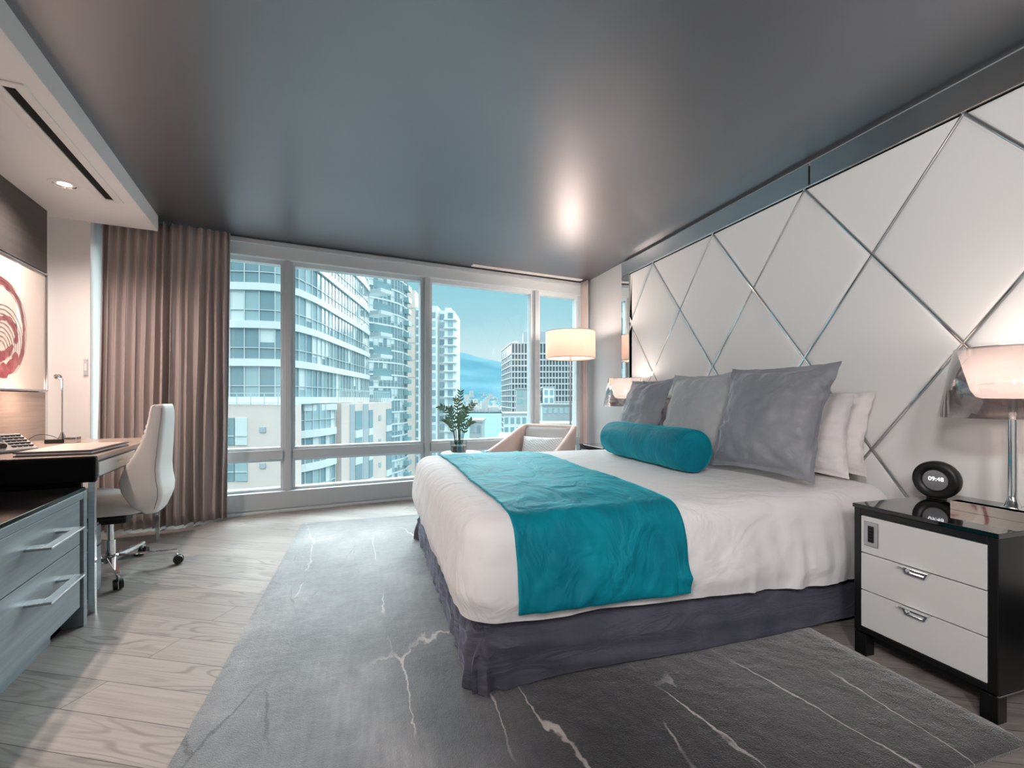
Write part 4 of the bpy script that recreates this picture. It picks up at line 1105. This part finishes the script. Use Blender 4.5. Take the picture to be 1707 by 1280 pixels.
# ------------------------------------------------------------------ the city outside (x = right of view axis, y = distance)
GZ = -60.0
M['facade_white'] = pbr('facade_white', (206, 216, 219), .6)
M['facade_glass'] = pbr('facade_glass', (150, 176, 183), .12, spec=.8)
M['facade_glass_dark'] = pbr('facade_glass_dark', (118, 146, 155), .1, spec=.8)
M['facade_blind'] = pbr('facade_blind', (200, 213, 216), .5)
M['mullion'] = pbr('facade_mullion', (184, 197, 201), .5)
M['tan_concrete'] = pbr('tan_concrete', (206, 194, 188), .8, var=(.3, (213, 202, 196)))
M['grey_concrete'] = pbr('grey_concrete', (158, 172, 178), .8)
M['beige_concrete'] = pbr('beige_concrete', (196, 184, 174), .8, var=(.15, (204, 193, 184)))
M['office_dark'] = pbr('office_dark_glass', (82, 98, 110), .25)  # office glass and grid colours lightened to imitate distance haze
M['office_grid'] = pbr('office_grid', (182, 188, 190), .6)
M['roof_pale'] = pbr('roof_pale', (150, 160, 163), .8)
M['teal_glass'] = pbr('teal_glass', (124, 158, 164), .3)
M['blue_facade'] = pbr('blue_facade', (62, 112, 134), .3)
M['sea'] = pbr('sea', (94, 122, 130), .9, spec=.0, var=(.004, (104, 130, 138), (1, 4, 1)))
M['hill'] = pbr('hillside', (60, 100, 114), 1.0, spec=.0, var=(.0012, (84, 118, 130)))  # blue-green of the distant haze is put into the hill colour
M['city_ground'] = pbr('city_ground', (92, 102, 106), .9, spec=.1)
M['town'] = pbr('town_white', (176, 178, 178), .8)
M['shore'] = pbr('shore_land', (92, 118, 124), .9, spec=.1)
rnd = random.Random(5)
def bld(name, label, x, y, cat='building', group=None):
    p = Matrix.Rotation(R(-YAW), 4, 'Z') @ Vector((x, y, 0))
    t = thing(name, label, cat, (p.x, p.y, GZ), -YAW, group)
    return t, (lambda a, b, z: (a - x, b - y, z - GZ))
def resample(path, step):
    P = [Vector((a, b)) for a, b in path]; out = [P[0].copy()]; acc = 0
    for i in range(len(P) - 1):
        seg = P[i + 1] - P[i]; l = seg.length; pos = step - acc
        while pos <= l: out.append(P[i] + seg * (pos / l)); pos += step
        acc = l - (pos - step)
    return out
def curved(path, n=8):
    return [(p.x, p.y) for p in catmull([Vector((a, b, 0)) for a, b in path], n)]
def normals(P):
    out = []
    for i in range(len(P)):
        d = (P[min(i + 1, len(P) - 1)] - P[max(i - 1, 0)]).normalized(); out.append(Vector((d.y, -d.x)))
    return out
def facade(t, f, path, z0, floors, fh, bh, step, out=.2, bandname='floor_band', mull_w=.07, rail=.85, glass_mix=(.35, .25), band_mat='facade_white', part='window_wall'):
    P = resample(path, step); Nn = normals(P)
    g = MB(); m = MB()
    for k in range(floors):
        za = z0 + k * fh + bh; zb = z0 + (k + 1) * fh
        for i in range(len(P) - 1):
            a, b = P[i], P[i + 1]; r = rnd.random(); mi = 2 if r < glass_mix[0] * .5 else (1 if r < sum(glass_mix) else 0)
            if mi == 2:
                zc = zb - (zb - za) * rnd.choice((.45, .6, 1.0, .75))
                g.quad(f(a.x, a.y, zc), f(b.x, b.y, zc), f(b.x, b.y, zb), f(a.x, a.y, zb), 2)
                if zc > za + .01: g.quad(f(a.x, a.y, za), f(b.x, b.y, za), f(b.x, b.y, zc), f(a.x, a.y, zc), rnd.choice((0, 1)))
            else: g.quad(f(a.x, a.y, za), f(b.x, b.y, za), f(b.x, b.y, zb), f(a.x, a.y, zb), mi)
        for i, p in enumerate(P):
            q = p + Nn[i] * .05; m.bar(f(q.x, q.y, za), f(q.x, q.y, zb), mull_w, mull_w, up=(Nn[i].x, Nn[i].y, 0))
        if rail:
            for i in range(len(P) - 1):
                a = P[i] + Nn[i] * .05; b = P[i + 1] + Nn[i + 1] * .05
                m.bar(f(a.x, a.y, za + rail), f(b.x, b.y, za + rail), .06, .06)
        bm_ = MB()
        rows = [[f(*(p + Nn[i] * o), z) for i, p in enumerate(P)] for o, z in ((-.1, z0 + k * fh), (out, z0 + k * fh), (out, z0 + k * fh + bh), (-.1, z0 + k * fh + bh))]
        bm_.sheet(rows, cv=True); bm_.build(bandname, M[band_mat], t)
    g.build(part, [M['facade_glass'], M['facade_glass_dark'], M['facade_blind']], t)
    m.build('window_mullion', M['mullion'], t)

# rounded apartment tower, nearest
t, f = bld('apartment_tower', 'near apartment tower with white curved bands and floor to ceiling glass, seen past the curtain', -24, 45)
pA = curved([(-50, 33.4), (-34, 33.8), (-26, 34.2), (-21.2, 34.6), (-19.3, 34.8), (-18.0, 35.3), (-17.45, 36.2), (-17.25, 37.8), (-17.2, 40.4), (-17.6, 45.5), (-18.4, 55.7), (-19.0, 60.5)], 10)
facade(t, f, pA, .68, 7, 2.9, .56, 1.06)
q = MB(); q.prism([(a - .9 if a > -20 else a, b + (1.2 if b < 37 else 0)) for a, b in pA] + [(-50, 62)], lambda p: f(p[0], p[1], .72), lambda p: f(p[0], p[1], 21.5)); q.build('tower_core', M['grey_concrete'], t)
for k in range(6):
    z = .68 + 2.9 * k
    MB().bar(f(-18.6, 60.6, z + .25), f(-17.6, 62.6, z + .25), 3.0, .5).build('balcony', M['facade_white'], t)
    MB().bar(f(-18.0, 59.2, z + 1.0), f(-16.6, 62.6, z + 1.0), .06, 1.0).build('balcony_rail', M['teal_glass'], t)
# podium of the same tower
pB = curved([(-18.9, 37.3), (-18.3, 37.4), (-17.6, 38.1), (-16.95, 40.5), (-16.75, 43.2)], 8)
t, f = bld('podium_building', 'tan and glass podium block with a roof terrace below the curved tower', -22, 42)
facade(t, f, pB, -16.36, 6, 2.83, .62, .95, bandname='floor_band')
MB().prism([(a - .5, b + .4) for a, b in pB] + [(-17.3, 43.2)], lambda p: f(p[0], p[1], GZ), lambda p: f(p[0], p[1], .60)).build('bay_core', M['grey_concrete'], t)
MB().bar(f(-17.6, 38.2, .32), f(-16.7, 43.0, .32), .4, .55).build('parapet', M['facade_white'], t)
DF = 33.2
def TB(a0, a1, b0, b1, z0, z1): return MB().box(f(a0, 0, 0)[0], f(a1, 0, 0)[0], f(0, b0, 0)[1], f(0, b1, 0)[1], f(0, 0, z0)[2], f(0, 0, z1)[2])
TB(-46, -16.85, DF, 36.4, GZ, .66).build('tan_wall', M['tan_concrete'], t)
for k in range(5):
    zb = -.30 - k * 2.62
    for j in range(9):
        a = -20.15 - j * .94
        w_ = TB(a, a + .86, DF - .08, DF, zb - 1.98, zb).build('window', M[rnd.choice(('facade_glass', 'facade_blind', 'facade_glass_dark'))], t)
        TB(a, a + .86, DF - .13, DF - .08, zb - 1.35, zb - 1.28).build('transom', M['mullion'], w_)
    TB(-18.4, -17.95, DF - .08, DF, zb - 1.05, zb - .68).build('wall_vent', M['grey_concrete'], t)
rl = MB()
for i in range(24):
    x = -40 + i * 1.0; rl.bar(f(x, DF - .12, .66), f(x, DF - .12, 1.5), .05, .05)
rl.bar(f(-42, DF - .12, 1.5), f(-16.9, DF - .12, 1.5), .06, .06); rl.bar(f(-42, DF - .12, .8), f(-16.9, DF - .12, .8), .05, .05)
rl.build('terrace_rail', M['mullion'], t)
# tan block with grey recesses
t, f = bld('tan_block', 'lower tan concrete block with grey recessed strips and small square vents', -17.5, 52)
a0, a1 = Vector((-16.6, 44.3)), Vector((-15.6, 59.0)); dr2 = (a1 - a0); nrm2 = Vector((dr2.y, -dr2.x)).normalized()
def pt(s, o, z): p = a0 + dr2 * s + nrm2 * o; return f(p.x, p.y, z)
MB().prism([(0, -3), (1, -3), (1, 0), (0, 0)], lambda p: pt(p[0], p[1], GZ), lambda p: pt(p[0], p[1], .62)).build('wall', M['tan_concrete'], t)
for s0, s1 in ((.13, .21), (.36, .46)):
    MB().prism([(s0, -.05), (s1, -.05), (s1, .05), (s0, .05)], lambda p: pt(p[0], p[1], GZ), lambda p: pt(p[0], p[1], .5)).build('recess_strip', M['grey_concrete'], t)
for k in range(6):
    z = -.2 - 2.83 * k
    for s0, s1 in ((.22, .34), (.47, .55), (.86, .99)):
        MB().prism([(s0, -.03), (s1, -.03), (s1, .06), (s0, .06)], lambda p: pt(p[0], p[1], z - 2.0), lambda p: pt(p[0], p[1], z)).build('window', M['facade_glass_dark'], t)
        MB().prism([(s0, -.03), (s1, -.03), (s1, .09), (s0, .09)], lambda p: pt(p[0], p[1], z - 2.83), lambda p: pt(p[0], p[1], z - 2.05)).build('spandrel', M['facade_white'], t)
    MB().prism([(.68, -.03), (.73, -.03), (.73, .06), (.68, .06)], lambda p: pt(p[0], p[1], z - 1.3), lambda p: pt(p[0], p[1], z - .7)).build('wall_vent', M['grey_concrete'], t)
rl = MB()
for i in range(25): rl.bar(pt(i / 24, -.3, .8), pt(i / 24, -.3, 1.9), .06, .06)
rl.bar(pt(0, -.3, 1.9), pt(1, -.3, 1.9), .07, .07); rl.build('terrace_rail', M['mullion'], t)
# glass tower
t, f = bld('glass_tower', 'tall pale glass tower with fine window grid behind the curved apartment tower', -33, 112)
pG = curved([(-42, 97), (-37, 98.5), (-34.6, 100.2), (-31, 103.5), (-28.2, 108), (-27.0, 112.5), (-26.9, 117)], 8)
facade(t, f, pG, -40, 30, 2.9, .38, 1.25, out=.12, mull_w=.14, rail=1.0, glass_mix=(.75, .2), part='window_wall')
MB().prism([(a - .9, b + .6) for a, b in pG] + [(-42, 118)], lambda p: f(p[0], p[1], GZ), lambda p: f(p[0], p[1], 47)).build('tower_core', M['grey_concrete'], t)
for k in range(26):
    z = -30 + 2.9 * k
    MB().box(f(-27.2, 0, 0)[0], f(-25.6, 0, 0)[0], f(0, 113, 0)[1], f(0, 116, 0)[1], f(0, 0, z)[2], f(0, 0, z + 1.15)[2]).build('balcony', M['teal_glass'], t)
# beige slab + white tower
t, f = bld('concrete_tower', 'plain beige concrete slab tower with one window column at its right', -35, 158)
MB().box(f(-39.5, 0, 0)[0], f(-32.0, 0, 0)[0], f(0, 150, 0)[1], f(0, 168, 0)[1], 0, f(0, 0, 36.8)[2]).build('slab_wall', M['beige_concrete'], t)
for k in range(5):
    MB().box(f(-39.4, 0, 0)[0], f(-32.1, 0, 0)[0], f(0, 149.9, 0)[1], f(0, 150, 0)[1], f(0, 0, 8 + k * 5.7)[2], f(0, 0, 8.2 + k * 5.7)[2]).build('joint_line', M['grey_concrete'], t)
MB().box(f(-32.0, 0, 0)[0], f(-29.3, 0, 0)[0], f(0, 151, 0)[1], f(0, 168, 0)[1], 0, f(0, 0, 31.5)[2]).build('side_wall', M['facade_white'], t)
for k in range(22):
    z = 28.2 - 2.85 * k
    MB().box(f(-31.8, 0, 0)[0], f(-30.3, 0, 0)[0], f(0, 150.9, 0)[1], f(0, 151, 0)[1], f(0, 0, z)[2], f(0, 0, z + 2.1)[2]).build('window', M['facade_glass_dark'], t)
t, f = bld('white_tower', 'white stepped residential tower with stacked balconies left of the plant', -24, 160)
for (xa, xb, y0, zt) in ((-29.2, -24.6, 150, 31.6), (-24.6, -22.4, 153, 30.6), (-22.4, -19.2, 151, 30.2)):
    MB().box(f(xa, 0, 0)[0], f(xb, 0, 0)[0], f(0, y0, 0)[1], f(0, 168, 0)[1], 0, f(0, 0, zt)[2]).build('wall', M['facade_white'], t)
MB().box(f(-22.4, 0, 0)[0], f(-20.4, 0, 0)[0], f(0, 152, 0)[1], f(0, 162, 0)[1], f(0, 0, 30.2)[2], f(0, 0, 31.4)[2]).build('roof_hut', M['facade_white'], t)
for k in range(22):
    z = 27.6 - 2.85 * k
    for xa, xb, y0 in ((-26.9, -25.2, 150), (-24.3, -22.8, 153), (-21.3, -19.6, 151)):
        MB().box(f(xa, 0, 0)[0], f(xb, 0, 0)[0], f(0, y0 - .1, 0)[1], f(0, y0, 0)[1], f(0, 0, z)[2], f(0, 0, z + 1.9)[2]).build('window', M['facade_glass' if k % 3 else 'facade_glass_dark'], t)
    MB().box(f(-22.6, 0, 0)[0], f(-18.5, 0, 0)[0], f(0, 150.3, 0)[1], f(0, 156, 0)[1], f(0, 0, z - .5)[2], f(0, 0, z - .15)[2]).build('balcony', M['facade_white'], t)
# dark office tower
t, f = bld('office_tower', 'dark gridded office tower with a roof plant box behind the floor lamp', 20, 270)
x0, x1, y0, y1, zt = -.2, 46, 250, 292, 32
def G(a0, a1, b0, b1, z0, z1, nm, m): return MB().box(f(a0, 0, 0)[0], f(a1, 0, 0)[0], f(0, b0, 0)[1], f(0, b1, 0)[1], f(0, 0, z0)[2], f(0, 0, z1)[2]).build(nm, M[m], t)
core = MB(); cor = [(x0, y0), (x1, y0), (x1 - 6, y1), (x0 - 6.2, y1)]
core.prism(cor, lambda p: f(p[0], p[1], GZ), lambda p: f(p[0], p[1], zt)); core.build('glass_body', M['office_dark'], t)
g = MB()
for k in range(27):
    z = zt - .5 - 3.3 * k - (2.6 if k else 0)
    g.bar(f(x0, y0 - .3, z), f(x1, y0 - .3, z), .8, .8); g.bar(f(x0 - .3, y0, z), f(x0 - 6.5, y1, z), .5, .4)
for i in range(28):
    x = x0 + (x1 - x0) * i / 27; g.bar(f(x, y0 - .35, GZ), f(x, y0 - .35, zt), .5, .5, up=(0, 1, 0))
for i in range(1, 7):
    s_ = i / 6; g.bar(f(x0 - 6.2 * s_ - .3, y0 + (y1 - y0) * s_, GZ), f(x0 - 6.2 * s_ - .3, y0 + (y1 - y0) * s_, zt), .35, .35, up=(1, 0, 0))
g.build('facade_grid', M['office_grid'], t)
G(6.5, 33, 262, 285, zt, 39.5, 'roof_plant', 'grey_concrete')
# low blocks
def block(name, label, xa, xb, ya, zt, m, wins=None, depth=14, roof=None):
    t, f = bld(name, label, (xa + xb) / 2, ya + depth / 2)
    hw_ = (xb - xa) / 2
    MB().box(-hw_, hw_, -depth / 2, depth / 2, 0, zt - GZ).build('wall', M[m], t)
    MB().box(-hw_ - .4, hw_ + .4, -depth / 2 - .4, depth / 2 + .4, zt - GZ, zt - GZ + .6).build('roof', M[roof or 'roof_pale'], t)
    if wins:
        nx, nz, wm = wins
        for i in range(nx):
            for k in range(nz):
                w0 = -hw_ + (2 * hw_) * (i + .18) / nx; w1 = -hw_ + (2 * hw_) * (i + .82) / nx; z1 = zt - GZ - 1.0 - k * 3.4
                MB().box(w0, w1, -depth / 2 - .12, -depth / 2, z1 - 2.2, z1).build('window', M[wm], t)
    return t
block('low_building', 'pale teal low building with a white cap in front of the dark office tower', 1.8, 12.8, 205, 5.2, 'roof_pale', (3, 2, 'teal_glass'))
block('low_building', 'green tinted glass block beside the lamp pole below the office tower', 13.8, 18.6, 200, 5.8, 'facade_white', (2, 3, 'teal_glass'))
block('low_building', 'white roofed hall right of the green glass block', 12.0, 27.0, 180, -1.6, 'roof_pale', (7, 1, 'facade_glass'))
block('low_building', 'glassy mid rise at the water edge under the office tower', -3.0, 9.5, 160, -4.6, 'facade_white', (6, 4, 'teal_glass'))
block('low_building', 'ornate stone block with cornice seen through the armchair corner window', 8.0, 22.0, 140, -7.2, 'roof_pale', (7, 2, 'facade_glass_dark'))
block('low_building', 'flat grey roofed building just above the left arm of the armchair', -3.2, 10.5, 118, -9.4, 'facade_white', (8, 2, 'facade_glass'), roof='grey_concrete')
block('low_building', 'small grey block standing before the water behind the plant', -12.2, -8.6, 130, -5.6, 'grey_concrete', (2, 2, 'facade_glass_dark'))
block('blue_tower', 'blue glass building edge beside the thin corner curtain', 14.2, 20, 88, 48, 'blue_facade', (3, 9, 'facade_glass_dark'), depth=10)
# ground, sea, far shore, hills
def P2(x, y, z): return Matrix.Rotation(R(-YAW), 4, 'Z') @ Vector((x, y, z))
mb = MB(); mb.prism([(-260, 20), (260, 20), (260, 420), (-260, 420)], lambda p: P2(p[0], p[1], GZ - 1), lambda p: P2(p[0], p[1], GZ)); o = mb.build('ground', M['city_ground']); o['kind'] = 'structure'
mb = MB(); mb.prism([(-3500, 420.5), (3500, 420.5), (3500, 1900), (-3500, 1900)], lambda p: P2(p[0], p[1], GZ - 4), lambda p: P2(p[0], p[1], GZ - 1)); o = mb.build('water', M['sea']); o['kind'] = 'structure'
mb = MB(); rows = []
for j in range(26):
    y = 1900 + 5200 * j / 25; row = []
    for i in range(90):
        x = -3800 + 7600 * i / 89
        ridge = 440 - .18 * max(-900, min(x * 1.0, 900)) + 60 * fbm(x * .0012, 1, 0)
        h = -58 + max(0, (y - 2300) / 4000) ** 1.25 * ridge * 1.25 * (1 - max(0, (y - 6200) / 1600)) + (25 * fbm(x * .003, y * .002, 3) if y > 2600 else 0)
        row.append(P2(x, y, h))
    rows.append(row)
mb.sheet(rows); o = mb.build('hills', M['hill'], smooth=True); o['kind'] = 'structure'
mb = MB(); mb.prism([(-3500, 1895), (3500, 1895), (3500, 2500), (-3500, 2500)], lambda p: P2(p[0], p[1], GZ - 4), lambda p: P2(p[0], p[1], GZ + 5)); o = mb.build('shore_land', M['shore']); o['kind'] = 'structure'
mb = MB()
for k in range(900):
    y = 1905 + 1700 * rnd.random() ** 2.2; x = rnd.uniform(-.22, .16) * y; w_ = rnd.uniform(8, 34); h_ = rnd.uniform(7, 22) if rnd.random() < .93 else rnd.uniform(30, 55)
    base = GZ + 5 if y < 2500 else -58 + ((y - 2300) / 4000) ** 1.25 * 520 - 6
    p = P2(x, y, base); mb.box(p.x - w_ / 2, p.x + w_ / 2, p.y - 8, p.y + 8, base - 4, base + h_)
o = mb.build('shore_town', M['town']); tag(o, 'pale buildings of the town along the far shore under the hills', 'town', kind='stuff')


# ------------------------------------------------------------------ light
wd = bpy.data.worlds.new('sky'); SC.world = wd; wd.use_nodes = True
nt = wd.node_tree; L = nt.links.new; N = nt.nodes.new
bg = nt.nodes['Background']
tc = N('ShaderNodeTexCoord'); sp = N('ShaderNodeSeparateXYZ'); L(tc.outputs['Generated'], sp.inputs[0])
mr = N('ShaderNodeMapRange'); mr.inputs['From Min'].default_value = -.1; mr.inputs['From Max'].default_value = .9; L(sp.outputs['Z'], mr.inputs['Value'])
rp = N('ShaderNodeValToRGB'); e = rp.color_ramp.elements
def st(pos, c):
    q = e.new(pos); q.color = (c[0], c[1], c[2], 1)
e[0].position = 0; e[0].color = (.24, .29, .31, 1); e[1].position = 1; e[1].color = (2.2, 2.3, 2.35, 1)
st(.10, (.42, .47, .49)); st(.165, (.43, .50, .52)); st(.21, (.37, .46, .49)); st(.27, (.25, .40, .45)); st(.36, (.175, .36, .42)); st(.46, (.5, .62, .68)); st(.62, (1.9, 2.0, 2.05))
L(mr.outputs[0], rp.inputs['Fac'])
L(rp.outputs['Color'], bg.inputs['Color']); bg.inputs['Strength'].default_value = 1.0

s = bpy.data.lights.new('sun', 'SUN'); s.energy = 7.0; s.angle = R(70); s.color = (.96, .99, 1.0)
so = bpy.data.objects.new('sun', s); COL.objects.link(so)
el = R(31)   # hazy sun beyond the window
dirv = Vector((math.sin(R(1)), math.cos(R(1)), 0))
so.rotation_euler = (-(dirv * math.cos(el) + Vector((0, 0, math.sin(el))))).to_track_quat('-Z', 'Y').to_euler()

# unseen fill spots added behind the camera to brighten the near side
for (x, y, p) in ((-.3, -1.2, 50), (-.95, -.8, 85), (.1, -2.0, 40)):
    spot('entry_fill_spot', (x, y, 2.62), (x, y + .35, 0), p, 140, .9, (1, .955, .93), .05)

# unseen soft spots added behind the camera to lighten bed wall and pillows
for (x, y, p) in ((-1.15, -.75, 165), (-.6, -1.6, 85)):
    spot('bed_wall_fill_spot', (x, y, 2.5), (2.70, 2.45, 1.35), p, 66, .8, (1, .975, .955), .22)

# ------------------------------------------------------------------ camera
cam = bpy.data.cameras.new('camera'); co = bpy.data.objects.new('camera', cam); COL.objects.link(co)
cam.sensor_width = 36; cam.lens = 16.0; cam.shift_y = 24 / 1707; cam.clip_end = 20000; cam.clip_start = .05
co.location = (0, 0, CAMZ); co.rotation_euler = (R(90), 0, R(-YAW))
SC.camera = co
SC.view_settings.view_transform = 'Standard'
try: SC.view_settings.look = 'None'
except Exception: pass
SC.view_settings.gamma = 1; SC.view_settings.use_curve_mapping = False
SC.view_settings.exposure = 1.0
